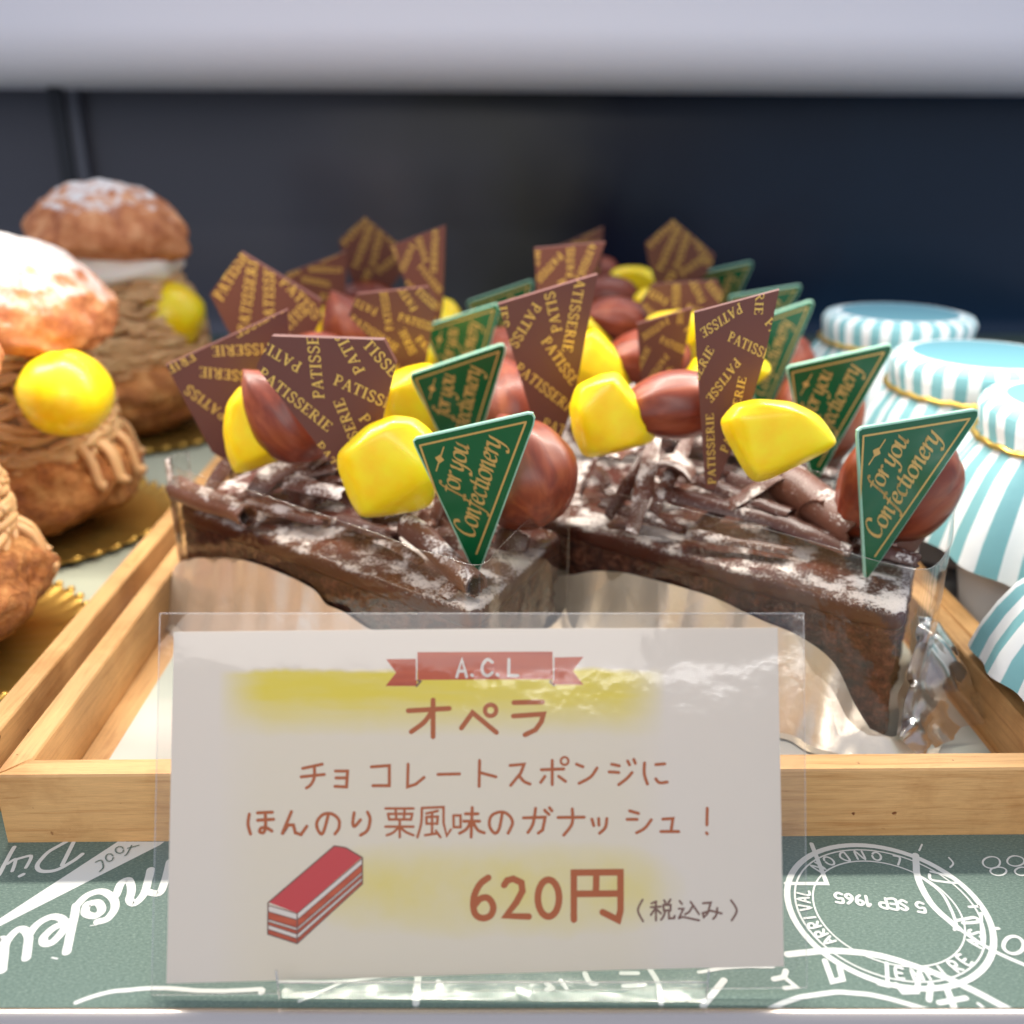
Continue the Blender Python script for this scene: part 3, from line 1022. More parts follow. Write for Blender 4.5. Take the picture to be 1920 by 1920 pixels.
# clear acrylic stand under the card
class acr:
    m = film_mat('clear_acrylic', (.975, .985, .98, 1), .0, .08, 1.0, .1, .03)
stand = empty('card_stand', (-.27, 10.5, 0), 0, 'clear acrylic stand holding the price card on the shelf edge', 'card stand')
mb = MB()
mb.box(-3.0, 3.0, 0.0, 1.35, .03, .12)
mb.build('base_plate', acr.m, stand, smooth=False)
mb = MB()
mb.box(-3.0, 3.0, .0, .09, .125, .40)
for x in (-3.0, 3.0):
    mb.tube([(x, 0, .1), (x, 0, .62)], .014, 4, 1)
mb.tube([(-3, 0, .40), (3, 0, .40)], .010, 4, 1)
mb.build('front_lip', [acr.m, MT['film_edge']], stand, smooth=False)
mb = MB()
mb.prism([(.36, .125), (.45, .125), (.82, .95), (.73, .95)], 5.2, 0, 'z', z0=-2.6)
mb.v = [(z, a, b) for a, b, z in mb.v]
mb.build('back_rest', acr.m, stand, smooth=False)

# ------------------------------------------------------------------ chocolate cake bars
UV, VV = Vector((-.788, .616, 0)), Vector((.42, .907, 0))
LU, LV = 9.25, 4.3
Z0 = .26                                         # tray floor


def rounded_path(pts, rad, n=5, per=.16):
    """closed polygon with rounded corners, evenly sampled"""
    out = []
    k = len(pts)
    for i in range(k):
        a, b, c = pts[i - 1], pts[i], pts[(i + 1) % k]
        d1, d2 = (a - b).normalized(), (c - b).normalized()
        r = min(rad, (a - b).length / 2.2, (c - b).length / 2.2)
        for j in range(n + 1):
            t = j / n
            out.append((b + d1 * r) * (1 - t) ** 2 + b * 2 * t * (1 - t) + (b + d2 * r) * t * t)
    res = []
    for i in range(len(out)):
        a, b = out[i], out[(i + 1) % len(out)]
        m = max(1, int((b - a).length / per))
        res += [a.lerp(b, j / m) for j in range(m)]
    return res


def normals2(path):
    n = len(path)
    res = []
    for i in range(n):
        t = (path[(i + 1) % n] - path[i - 1]).normalized()
        res.append(Vector((-t.y, t.x, 0)))
    c = sum(path, Vector()) / n
    if sum(res[i].dot(path[i] - c) for i in range(n)) < 0:
        res = [-x for x in res]
    return res


def cake_body(parent, seed):
    base = [Vector((0, 0, 0)), UV * LU, UV * LU + VV * LV, VV * LV]
    path = rounded_path(base, .35, per=.08)
    nr = normals2(path)
    cen = sum(path, Vector()) / len(path)
    nz = lambda p, s, k: noise.fractal(Vector((p.x * s + seed, p.y * s, p.z * s)), .7, 2.0, k)
    mb = MB()
    rows = []
    zs = [0, .05] + [.05 + 2.66 * k / 28 for k in range(1, 29)]
    for z in zs:
        row = []
        for p, n in zip(path, nr):
            q = Vector((p.x, p.y, z))
            d = .10 * nz(q, 1.1, 4) + .055 * nz(q * 4.6, 1.0, 4) - (.10 if z < .01 else 0)
            if abs(z - 1.3) < .1:
                d -= .05
            row.append(q + n * d)
        rows.append(row)
    mb.grid(rows, closed=True)
    mb.build('sponge', MT['sponge'], parent, angle=180)
    mb = MB()
    rows = []
    for z, off in ((2.47, -.05), (2.49, .05), (2.58, .08), (2.78, .075), (2.85, .045), (2.88, .0)):
        rows.append([Vector((p.x, p.y, z + (.045 * nz(p, .6, 2) if z < 2.5 else .03 * nz(p, 1.3, 3)))) + n * (off + .015 * nz(Vector((p.x, p.y, z)), 1.7, 2)) for p, n in zip(path, nr)])
    for k in range(1, 15):
        t = k / 15
        rows.append([(lambda q: Vector((q.x, q.y, 2.88 + .06 * nz(q, 1.5, 4))))(p.lerp(cen, t)) for p in path])
    mb.grid(rows, closed=True)
    n = len(path)
    mb.add(rows[-1], [tuple(range(n))])
    mb.build('glaze', MT['glaze'], parent, angle=70)


def film_collar(parent, off_l, off_tip, off_r, z_top, seed, end_r):
    """clear acetate wrapped round the bar: long side, tip, short side"""
    nl = Vector((-UV.y, UV.x, 0))
    nl = -nl if nl.dot(VV) > 0 else nl            # outward of the long side
    n2 = Vector((VV.y, -VV.x, 0))                 # outward of the short side
    ctrl = [UV * (LU + .1) + VV * .7 + UV * off_l, UV * (LU + .05) + nl * off_l, UV * 6 + nl * off_l * 1.15, UV * 3 + nl * off_l * 1.1, UV * .9 + nl * off_tip, nl * off_tip * .75 + n2 * off_tip * .75 - UV * .06,
            VV * .9 + n2 * off_r, VV * 2.4 + n2 * off_r * 1.05, VV * end_r + n2 * off_r]
    pts = [Vector(p) for p in smooth_pts([tuple(c) for c in ctrl], 10)]
    mb = MB()
    rows = []
    for j in range(9):
        z = .12 + (z_top - .12) * j / 8
        rows.append([p + Vector((0, 0, z + (.06 * noise.noise(Vector((p.x * .9, p.y * .9, seed))) if j else 0))) + (p - (UV * 4 + VV * 2)).normalized() * .05 * noise.noise(Vector((p.x * .8, p.y * .8, z * .5 + seed))) for p in pts])
    mb.grid(rows)
    mb.tube(rows[-1], .006, 4, 1)
    mb.tube([r[-1] for r in rows], .010, 4, 1)
    mb.tube([r[0] for r in rows], .010, 4, 1)
    mb.build('film_collar', [MT['film'], MT['film_edge']], parent, angle=180)




def foil_case(parent, org, rim_px, tip_px, seed):
    """fluted foil cup: rim traced on the plane of the long side, then round the tip along the short side"""
    nl = Vector((UV.y, -UV.x, 0))
    nl = nl if nl.y < 0 else -nl
    n2 = Vector((VV.y, -VV.x, 0))
    rim = []
    for px, py in rim_px:
        w = onp(px, py, org + nl * .20, nl) - org
        rim.append((w.dot(UV) - (nl * .20).dot(UV), w.z))
    rim = smooth_pts(rim, 12)
    rows = [[], [], [], [], [], [], []]
    outl = []
    L = 0.0
    path = []
    for s, z in rim:
        path.append((UV * s + nl * .20, nl, max(.25, z)))
    a0, a1 = math.atan2(nl.y, nl.x), math.atan2(n2.y, n2.x)
    for k in range(1, 9):
        a = a0 + (a1 - a0) * k / 9
        d = Vector((math.cos(a), math.sin(a), 0))
        path.append((d * .22, d, path[-1][2] * (1 - k / 20) + .35 * k / 20))
    for s, z in smooth_pts([(q, w) for q, w in tip_px], 12):
        path.append((VV * s + n2 * .22, n2, z))
    acc = 0.0
    prev = path[0][0]
    for p, n, z in path:
        acc += (p - prev).length
        prev = p
        fl = math.sin(acc * 2 * math.pi / .95 + .8 * noise.noise(Vector((acc, seed, 0))))
        for j in range(7):
            t = j / 6                             # 0 rim .. 1 floor
            spread = .10 + .62 * t ** 1.3
            rows[j].append(p + n * (spread - .1 + .06 * fl * (.35 + .65 * t) + .10 * noise.noise(Vector((acc * .8, t * 1.5, seed)))) + Vector((0, 0, (z + .015 * fl) * (1 - t) + .02 * t)))
    mb = MB()
    mb.grid(rows)
    # the flared foot of the cup lying on the liner
    foot = [[q for q in rows[-1]], [q + nrm[1] * .22 + Vector((0, 0, .01)) for i, (q, nrm) in enumerate(zip(rows[-1], path))]]
    mb.grid(foot)
    mb.build('foil_case', MT['foil'], parent, angle=180)


def film_skirt(parent, seed):
    """crumpled clear film bunched along the short side and round the tip"""
    n2 = Vector((VV.y, -VV.x, 0))
    rows = []
    NA, NB = 46, 14
    for j in range(NB + 1):
        t = j / NB
        row = []
        for i in range(NA + 1):
            u = i / NA
            s = -.25 + 2.9 * u
            hgt = .35 + 1.75 * min(1, u * 1.6) - .35 * u
            off = .30 + (.40 + 1.0 * min(1, u * 2)) * t
            z = hgt * (1 - .85 * t ** 1.6) + .05
            q = Vector((s * 2.2, t * 2.5, seed))
            c = .24 * noise.noise(q * .7) + .08 * noise.noise(q * 1.7) + .07 * math.sin(i * .62 + 3 * noise.noise(q * .5))
            row.append(VV * s + n2 * (off + c * (.4 + t)) + Vector((0, 0, max(.03, z + .22 * noise.noise(q * 1.4 + Vector((3, 0, 0))) * (1 - t)))))
        rows.append(row)
    mb = MB()
    mb.grid(rows)
    mb.tube(rows[0], .008, 4, 1)
    mb.build('film_skirt', [MT['film_crumple'], MT['film_edge']], parent, angle=180)


MT['film_crumple'] = film_mat('crumpled_film', (.84, .80, .81, 1), .20, .22, 1.6, .3)


def yellow_chestnut(parent, sil, front, y, org, depth=.75, bev=.2):
    """a cut candied chestnut: sil is its outline as seen, front the ridge points (px, py, towards the viewer in cm)"""
    pts = []
    c = (sum(p[0] for p in sil) / len(sil), sum(p[1] for p in sil) / len(sil))
    o = ony(c[0], c[1], y)
    for px, py in sil:
        pts.append(ony(px, py, y - .08) - o)
        pts.append(ony(c[0] + (px - c[0]) * .82, c[1] + (py - c[1]) * .82, y + depth * .7) - o)
        pts.append(ony(c[0] + (px - c[0]) * .80, c[1] + (py - c[1]) * .80 - 4, y - depth * .55) - o)
    for px, py, d in front:
        pts.append(ony(px, py, y - d) - o)
    bm = bmesh.new()
    vs = [bm.verts.new(p) for p in pts]
    r = bmesh.ops.convex_hull(bm, input=vs)
    bmesh.ops.delete(bm, geom=list({g for g in r['geom_interior'] + r['geom_unused'] if isinstance(g, bmesh.types.BMVert)}), context='VERTS')
    bmesh.ops.dissolve_limit(bm, angle_limit=R(9), verts=bm.verts, edges=bm.edges)
    for v in bm.verts:
        v.co *= 1.10
    cr = bm.edges.layers.float.new('crease_edge')
    for e in bm.edges:
        e[cr] = .36
    me = bpy.data.meshes.new('candied_chestnut')
    bm.to_mesh(me)
    bm.free()
    me.materials.append(MT['yellow'])
    me.polygons.foreach_set('use_smooth', [True] * len(me.polygons))
    ob = bpy.data.objects.new('candied_chestnut', me)
    COL.objects.link(ob)
    sub = ob.modifiers.new('round', 'SUBSURF')
    sub.levels = sub.render_levels = 4
    ob.parent = parent
    ob.location = o - org
    return ob


def brown_chestnut(parent, at, size, rot, seed):
    def fn(v):
        a = math.acos(max(-1, min(1, v.x)))
        k = 1 + .34 * math.exp(-a / .33) - .06 * math.exp(-((math.pi - a) / .6) ** 2)
        k *= 1 + .06 * noise.noise(v * 1.5 + Vector((seed, 1, 0))) + .012 * math.sin(math.atan2(v.z, v.y) * 9 + seed)
        v = v * k
        # the seam where the nut folds
        d = abs(v.z + .22 + .15 * v.x)
        v *= 1 - .02 * math.exp(-(d / .05) ** 2)
        return Vector((v.x * size[0], v.y * size[1], v.z * size[2]))
    mb = MB()
    mb.add(*ico(5, fn))
    o = mb.build('glazed_chestnut', MT['brownnut'], parent, angle=180)
    o.location, o.rotation_euler = at, rot
    return o


def plaque_mesh(poly_px, words, cap, scale, origin, squeeze=1.0):
    """thin chocolate plaque with the gold word printed across it; local x right, z up, front towards -y"""
    ox, oy = origin
    loc = lambda p: ((p[0] - ox) * scale, (oy - p[1]) * scale / .955)
    mb = MB()
    P = [loc(p) for p in poly_px]
    if area2(P) < 0:
        P = P[::-1]
        poly_px = poly_px[::-1]
    mb.prism(P, .16, 0, 'y', 0)
    polys = []
    for x, y, dx, dy, txt in words:
        for q in word_polys(txt, x, y, dx, dy, cap):
            q = clip([(x + (p[0] - x) * squeeze, p[1]) for p in q], poly_px)
            if q:
                polys.append([loc(p) for p in q])
    lay(mb, polys, lambda x, y, z: (x, -z, y), 1, .004, .0012, Vector((0, -1, 0)))
    return mb


W10 = 'PATISSERIE'
q3 = lambda x, y: (280 + x / 4.0, 560 + y / 4.0)
q7 = lambda x, y: (860 + x / 4.364, 480 + y / 4.364)
q8 = lambda x, y: (1240 + x / 4.571, 480 + y / 4.571)


def W(zf, x, y, dx, dy, txt=W10):
    a, b = zf(x, y)
    return (a, b, dx, dy, txt)


CAPS = {'wide': (20.5, 1.0), 'left': (18.5, 1.0), 'tall': (18.5, 1.0), 'slim': (17.5, .8)}
PL = {}
PL['wide'] = ([q3(*p) for p in ((890, 520), (1030, 305), (1830, 320), (1905, 480), (1640, 1330), (1435, 1330))],
              [W(q3, 915, 550, 470, 410), W(q3, 1210, 525, -215, -135, 'PATIS'), W(q3, 1325, 742, -3, -430, 'PATISSE'), W(q3, 1645, 552, -110, -225, 'PATIS'), W(q3, 1700, 330, 190, 220, 'TISSE'),
               W(q3, 1455, 600, 330, 150, 'PATISSE'), W(q3, 1560, 1040, -105, -320, 'SERIE'), W(q3, 1635, 865, 70, 95, 'PAT'), W(q3, 1280, 1080, 120, 190, 'PATI')])
PL['left'] = ([q3(*p) for p in ((195, 495), (1095, 125), (1080, 960), (560, 1240), (440, 1150))],
              [W(q3, 1040, 392, -1, .02, 'ATISSERIE'), W(q3, 860, 605, -440, -60, 'TISSERIE'), W(q3, 570, 885, -310, -270, 'PATISS'), W(q3, 1060, 100, -370, 190, 'PATISSE'), W(q3, 400, 425, -180, 90, 'ERIE'), W(q3, 1040, 850, -300, -70, 'PATISS')])
PL['tall'] = ([q7(*p) for p in ((320, 425), (1088, 215), (930, 1250), (800, 1640), (690, 1600))],
              [W(q7, 345, 440, 25, 190, 'IES'), W(q7, 625, 430, -215, 350, 'PATISS'), W(q7, 785, 640, -75, -310, 'PATIS'), W(q7, 955, 250, -85, 530, 'ATISSERIE'), W(q7, 690, 690, 265, 370, 'PATISSE'), W(q7, 470, 900, 430, 340, 'PATISSERI'), W(q7, 690, 1360, 220, 90, 'PAT')])
PL['slim'] = ([q8(*p) for p in ((200, 548), (848, 352), (785, 890), (690, 1340), (470, 2010), (390, 2010))],
              [W(q8, 570, 490, -340, 200, 'PATISSE'), W(q8, 492, 715, 320, 110, 'PATISSE'), W(q8, 240, 1075, 190, -340, 'SERIE'), W(q8, 580, 905, -310, 390, 'PATISSE'), W(q8, 595, 1270, 55, -330, 'ERIE'), W(q8, 445, 1960, -80, -620, 'PATISSERIE'), W(q8, 705, 370, 4, 200, 'RIE'), W(q8, 785, 580, 60, 70, 'PA'), W(q8, 520, 1670, 50, -150, 'PA')])


k6 = lambda x, y: (380 + x / 4.174, 440 + y / 4.174)
PL['kite'] = ([k6(*p) for p in ((300, 130), (900, 490), (880, 640), (520, 1250), (380, 1250), (100, 720), (0, 450))],
              [W(k6, 60, 480, 230, -310, 'PATISSE'), W(k6, 230, 740, 150, -520, 'PATISSERI'), W(k6, 450, 690, 60, -420, 'PATISSE'), W(k6, 610, 330, 240, 260, 'PATISS'), W(k6, 520, 760, 200, -180, 'PATIS'), W(k6, 330, 1050, 60, -220, 'PATIS')])
CAPS['kite'] = (20.0, 1.0)
TOPS = {'wide': (640, 636), 'left': (480, 622), 'tall': (1020, 556), 'slim': (1355, 588), 'kite': (452, 472)}


def rear_plaque(parent, kind, px, py, y, k, yaw, lean, roll):
    """a plaque whose top stands at a photo point, y cm back, k times as large in the picture as its pattern"""
    poly, words = PL[kind]
    wp = ony(px, py, y)
    depth = wp.y * math.cos(PITCH) + (H - wp.z) * math.sin(PITCH)
    mb = plaque_mesh(poly, words, CAPS[kind][0], depth / F * k, TOPS[kind], CAPS[kind][1])
    o = mb.build('chocolate_plaque', [MT['plaque'], MT['gold_print']], parent, smooth=False)
    o.location = wp - parent.location
    o.rotation_euler = (R(lean), R(roll), R(yaw))
    return o


REAR = {(0, 1): [('wide', 738, 543, 25.8, .66, 6, 4, -6), ('kite', 452, 474, 28.3, 1.0, -5, 6, 0)],
        (0, 2): [('tall', 782, 444, 31.2, .62, -8, 4, -4), ('left', 612, 486, 33.6, .5, 8, 5, 4)],
        (0, 3): [('kite', 684, 408, 37.0, .62, 5, 6, 8)],
        (1, 1): [('slim', 1246, 600, 25.2, .72, -6, 4, 0), ('tall', 1068, 462, 27.9, .74, 10, 4, 12)],
        (1, 2): [('wide', 1286, 528, 31.0, .62, 4, 4, -4)],
        (1, 3): [('kite', 1262, 412, 36.5, .62, -6, 5, 6), ('left', 1100, 440, 38.5, .42, 4, 4, 0)]}


def plaque(parent, kind, px_anchor, y, org, yaw, lean, roll=0.0):
    """px_anchor: a photo point of the plaque; y: how far back it stands"""
    poly, words = PL[kind]
    wp = ony(px_anchor[0], px_anchor[1], y)
    depth = wp.y * math.cos(PITCH) + (H - wp.z) * math.sin(PITCH)
    mb = plaque_mesh(poly, words, CAPS[kind][0], depth / F, px_anchor, CAPS[kind][1])
    o = mb.build('chocolate_plaque', [MT['plaque'], MT['gold_print']], parent, smooth=False)
    o.location = wp - org
    o.rotation_euler = (lean, roll, yaw)
    return o


def curl(parent, a, b, r, arc, start, org, mat='curl', taper=.75, wob=.12, seed=0, thick=.05, name='chocolate_curl'):
    """a shaving rolled about the axis a-b"""
    a, b = Vector(a) - org, Vector(b) - org
    ax = (b - a).normalized()
    u = ax.cross(Vector((0, 0, 1)))
    u = u.normalized() if u.length > .05 else Vector((1, 0, 0))
    w = u.cross(ax)
    NA, NL = max(6, int(arc / R(12))), 14
    out, inn = [], []
    for i in range(NL + 1):
        t = i / NL
        rr = r * (1 - (1 - taper) * t) * (1 + wob * noise.noise(Vector((t * 3, seed, 0))))
        c = a.lerp(b, t) + u * .08 * noise.noise(Vector((t * 2, seed + 5, 1)))
        ro, ri = [], []
        for k in range(NA + 1):
            th = start + arc * k / NA
            jag = .16 * noise.noise(Vector((th * 3, seed, 4))) * (1 if i in (0, NL) else 0) + .07 * noise.noise(Vector((t * 9, seed, k * .4))) * (1 if k in (0, NA) else 0)
            sp = 1 + .10 * k / NA
            d = u * math.cos(th) + w * math.sin(th)
            ro.append(c + d * rr * sp + ax * jag)
            ri.append(c + d * max(.01, rr * sp - thick) + ax * jag)
        out.append(ro)
        inn.append(ri)
    mb = MB()
    mb.grid(out)
    mb.grid([x[::-1] for x in inn])
    mb.grid([out[0][::-1], inn[0][::-1]])
    mb.grid([out[-1], inn[-1]])
    mb.grid([[x[0] for x in out], [x[0] for x in inn]])
    mb.grid([[x[-1] for x in inn], [x[-1] for x in out]])
    return mb.build(name, MT[mat], parent, angle=50)


def shard(parent, a, b, w, org, mat='curl_dark', bend=.15, seed=0, facing=None):
    """a flat splinter of chocolate from a to b"""
    a, b = Vector(a) - org, Vector(b) - org
    ax = (b - a).normalized()
    f = Vector(facing) if facing else Vector((.2, -1, .5))
    s = ax.cross(f).normalized()
    nn = s.cross(ax).normalized()
    rows = []
    for i in range(11):
        t = i / 10
        ww = w * (.5 + .5 * math.sin(math.pi * (.15 + .75 * t))) * (1 + .25 * noise.noise(Vector((t * 4, seed, 0))))
        c = a.lerp(b, t) + nn * bend * math.sin(math.pi * t)
        rows.append([c - s * ww / 2, c - s * ww / 4 + nn * .03, c + s * ww / 4 + nn * .03, c + s * ww / 2, c + s * ww / 4 - nn * .03, c - s * ww / 4 - nn * .03])
    mb = MB()
    mb.grid(rows, closed=True)
    mb.add(rows[0], [tuple(range(5, -1, -1))])
    mb.add(rows[-1], [tuple(range(6))])
    return mb.build('chocolate_curl', MT[mat], parent, angle=50)


def scatter_curls(parent, seed, n, org, spots):
    r = random.Random(seed)
    for i in range(n):
        a, b = spots[i % len(spots)]
        a += r.uniform(-.7, .7)
        b += r.uniform(-.5, .5)
        a, b = max(.7, min(LU - .8, a)), max(.75, min(LV - .7, b))
        p = org + UV * a + VV * b + Vector((0, 0, 2.98 + r.uniform(.02, .75)))
        th = r.uniform(0, math.pi)
        L = r.uniform(.8, 1.9)
        d = Vector((math.cos(th), math.sin(th), r.uniform(-.25, .75))) * L / 2
        if r.random() < .6:
            curl(parent, p - d, p + d, r.uniform(.25, .62), R(r.uniform(60, 150)), r.uniform(.2, 2.2), org, r.choice(['curl', 'curl_dark', 'curl_dark']), r.uniform(.6, 1), .35, i + seed, .035)
        else:
            shard(parent, p - d, p + d, r.uniform(.25, .5), org, r.choice(['curl', 'curl_dark']), r.uniform(.05, .25), i + seed, (r.uniform(-1, 1), -.6, 1))


def pick_mesh():
    """the green pick: kite-cornered triangle, gold line and gold words; origin at its tip"""
    ox, oy, sc = 893, 1090, 19.4 / F
    loc = lambda p: ((p[0] - ox) * sc, (oy - p[1]) * sc / .955)
    out = [(786, 832), (784, 823), (790, 817), (992, 768), (1001, 769), (1005, 778), (1003, 790), (908, 1060), (893, 1092), (884, 1074)]
    mb = MB()
    P = [loc(p) for p in out]
    if area2(P) < 0:
        P = P[::-1]
    ins = []
    n = len(P)
    for i in range(n):
        a, b, c = Vector(P[i - 1]), Vector(P[i]), Vector(P[(i + 1) % n])
        t = ((b - a).normalized() + (c - b).normalized()).normalized()
        q = b + Vector((-t.y, t.x)) * .03
        ins.append((q.x, q.y))
    mb.grid([[(a, 0.0, b) for a, b in ins], [(a, .02, b) for a, b in P], [(a, .085, b) for a, b in P]], 1, True)
    mb.add([(a, 0.0, b) for a, b in ins], [tuple(range(n))], 0)
    mb.add([(a, .085, b) for a, b in P], [tuple(range(n - 1, -1, -1))], 1)
    z4 = lambda x, y: (620 + x / 4.0, 560 + y / 4.0)
    polys = []
    for a, b in (((708, 1082), (1474, 897)), ((1474, 897), (1098, 1930)), ((708, 1082), (955, 1950))):
        polys += pen([z4(*a), z4(*b)], 3.6)
    polys += pen([z4(880, 1092), z4(850, 1175), z4(818, 1272)], 2.6)
    polys.append([z4(*p) for p in ((812, 1172), (850, 1148), (880, 1190), (842, 1216))])
    polys += script_polys('for you', *z4(962, 1462), *z4(1060, 1075))
    polys += script_polys('Confectionery', *z4(1072, 1800), *z4(1300, 1030))
    polys = [q for q in (clip(q, out) for q in polys) if q]
    lay(mb, [[loc(p) for p in q] for q in polys], lambda x, y, z: (x, -z, y), 2, .004, .0010, Vector((0, -1, 0)))
    o = mb.build('cake_pick', [MT['tag_green'], MT['tag_edge'], MT['tag_gold']], smooth=False)
    return o


# ---- the two front bars
OL = Vector((-.72, 16.5, Z0))
OR = Vector((7.22, 16.4, Z0))
UVL, VVL = UV.copy(), VV.copy()

bar_l = empty('cake_bar', OL, 0, 'chocolate cake bar nearest the price card on the cream puff side, in clear film', 'cake', 'chocolate cake bars in rows')
cake_body(bar_l, 3.0)
film_collar(bar_l, .14, .22, .16, 3.94, 1.0, 4.4)
foil_case(bar_l, OL, [(292, 1120), (330, 1062), (364, 1047), (463, 1051), (518, 1071), (583, 1102), (611, 1131), (645, 1146), (690, 1180), (790, 1240), (850, 1290)], [(.3, .5), (1.5, .9), (3.0, 1.1), (4.2, 1.1)], 2.0)
yellow_chestnut(bar_l, [(637, 850), (688, 802), (735, 784), (775, 789), (808, 815), (815, 880), (806, 948), (681, 966), (658, 930), (640, 885)], [(686, 958, .5), (806, 888, .75), (720, 815, .6), (660, 850, .6)], 19.2, OL)
yellow_chestnut(bar_l, [(421, 805), (428, 760), (450, 730), (478, 722), (520, 740), (552, 800), (548, 850), (500, 866), (444, 888), (428, 850)], [(470, 760, .6), (535, 830, .6), (450, 840, .5)], 21.5, OL)
brown_chestnut(bar_l, ony(985, 895, 19.5) - OL, (1.12, 1.1, 1.18), (0, -.9, 2.2), 2)
brown_chestnut(bar_l, ony(548, 785, 21.4) - OL, (1.12, .95, .92), (0, -2.3, 0), 4)
plaque(bar_l, 'wide', (640, 880), 20.1, OL, R(-4), R(6))
plaque(bar_l, 'left', (430, 780), 22.9, OL, R(8), R(4))
o = OL
sz = lambda px, py, z: onz(px, py, z)
curl(bar_l, sz(765, 985, 3.85), sz(893, 1098, 3.45), .25, R(420), .5, o, 'curl', .95, .1, 1)
curl(bar_l, sz(335, 915, 3.5), sz(465, 968, 3.5), .30, R(380), 1.0, o, 'curl', .8, .1, 2)
curl(bar_l, sz(545, 925, 3.7), sz(650, 945, 3.7), .42, R(170), .6, o, 'curl', .8, .2, 3)
curl(bar_l, sz(560, 900, 3.9), sz(640, 880, 4.1), .30, R(190), .3, o, 'curl', .7, .2, 4)
curl(bar_l, sz(795, 975, 3.7), sz(812, 930, 4.1), .30, R(200), 3.6, o, 'curl', .9, .1, 5)
curl(bar_l, sz(640, 985, 3.35), sz(740, 1015, 3.35), .26, R(240), .3, o, 'curl_dark', .7, .2, 6)
curl(bar_l, sz(470, 950, 3.4), sz(610, 985, 3.35), .22, R(200), .2, o, 'curl', .8, .2, 7)
shard(bar_l, sz(385, 930, 3.4), sz(440, 850, 4.2), .35, o, 'curl', .1, 8)
shard(bar_l, sz(450, 935, 3.4), sz(590, 850, 4.3), .3, o, 'curl', .1, 9)
shard(bar_l, sz(470, 930, 3.5), sz(530, 872, 4.0), .5, o, 'curl_dark', .15, 10)
shard(bar_l, sz(700, 1010, 3.3), sz(790, 1055, 3.35), .3, o, 'curl', .1, 11, (0, -.3, 1))
shard(bar_l, sz(930, 1010, 3.4), sz(990, 1020, 3.5), .5, o, 'curl_dark', .15, 12)
shard(bar_l, sz(830, 1120, 3.2), sz(885, 1080, 3.3), .35, o, 'curl', .1, 13, (0, -.3, 1))
scatter_curls(bar_l, 21, 20, OL, [(3.6, 2.4), (6.0, 2.4), (7.3, 2.4), (1.8, 2.6), (5.5, 3.0), (3.0, 3.2)])

bar_r = empty('cake_bar', OR, 0, 'chocolate cake bar nearest the price card on the striped jar side, in clear film', 'cake', 'chocolate cake bars in rows')
cake_body(bar_r, 11.0)
film_collar(bar_r, .14, .32, .62, 3.94, 7.0, 4.4)
foil_case(bar_r, OR, [(1030, 1085), (1065, 1078), (1140, 1072), (1270, 1097), (1400, 1150), (1490, 1187), (1560, 1243), (1600, 1318), (1632, 1365)], [(.35, .45), (.9, .6), (1.6, .7), (2.6, .8), (4.2, 1.0)], 6.0)
film_skirt(bar_r, 4.0)
yellow_chestnut(bar_r, [(1356, 790), (1380, 761), (1420, 752), (1482, 757), (1530, 780), (1563, 829), (1530, 852), (1480, 874), (1414, 908), (1384, 850), (1362, 815)], [(1552, 828, .45), (1422, 888, .5), (1400, 790, .6), (1500, 780, .6)], 18.8, OR)
yellow_chestnut(bar_r, [(1071, 765), (1084, 726), (1128, 706), (1160, 702), (1172, 716), (1226, 800), (1221, 826), (1150, 843), (1098, 857), (1077, 812)], [(1146, 724, .6), (1168, 834, .6), (1095, 780, .65)], 20.9, OR)
brown_chestnut(bar_r, ony(1690, 905, 19.2) - OR, (1.28, 1.1, 1.22), (0, .65, 3.3), 6)
brown_chestnut(bar_r, ony(1272, 758, 21.0) - OR, (1.12, .85, .74), (0, .12, math.pi), 8)
plaque(bar_r, 'slim', (1345, 880), 19.7, OR, R(-14), R(4))
plaque(bar_r, 'tall', (1020, 790), 22.3, OR, R(6), R(5))
o = OR
curl(bar_r, sz(1470, 905, 4.15), sz(1612, 1000, 3.8), .50, R(300), 5.6, o, 'curl', .72, .12, 21)
curl(bar_r, sz(1250, 935, 3.7), sz(1500, 1000, 3.5), .30, R(190), .3, o, 'curl_dark', .9, .2, 22)
curl(bar_r, sz(1310, 915, 3.9), sz(1480, 975, 3.7), .32, R(160), .5, o, 'curl_dark', .8, .2, 23)
curl(bar_r, sz(1130, 950, 3.5), sz(1280, 1000, 3.35), .22, R(200), .2, o, 'curl_dark', .8, .2, 24)
curl(bar_r, sz(1300, 1010, 3.35), sz(1480, 1040, 3.3), .2, R(180), .3, o, 'curl_dark', .8, .2, 25)
curl(bar_r, sz(1640, 1040, 3.5), sz(1720, 1060, 3.4), .28, R(200), .3, o, 'curl_dark', .8, .2, 26)
curl(bar_r, sz(1460, 990, 3.5), sz(1600, 1045, 3.35), .34, R(170), .3, o, 'curl_dark', .8, .2, 27)
shard(bar_r, sz(1185, 1000, 3.4), sz(1232, 800, 5.0), .42, o, 'curl', .08, 31)
shard(bar_r, sz(1225, 960, 3.6), sz(1300, 800, 4.9), .36, o, 'curl', .08, 32)
shard(bar_r, sz(1140, 970, 3.5), sz(1210, 850, 4.5), .3, o, 'curl_dark', .08, 33)
shard(bar_r, sz(1400, 920, 3.9), sz(1440, 850, 4.5), .4, o, 'curl_dark', .1, 34)
shard(bar_r, sz(1690, 1040, 3.4), sz(1735, 960, 4.2), .45, o, 'curl', .1, 35)
scatter_curls(bar_r, 57, 19, OR, [(3.6, 2.4), (6.0, 2.0), (7.3, 2.4), (1.8, 2.6), (5.5, 3.0), (3.0, 3.2)])

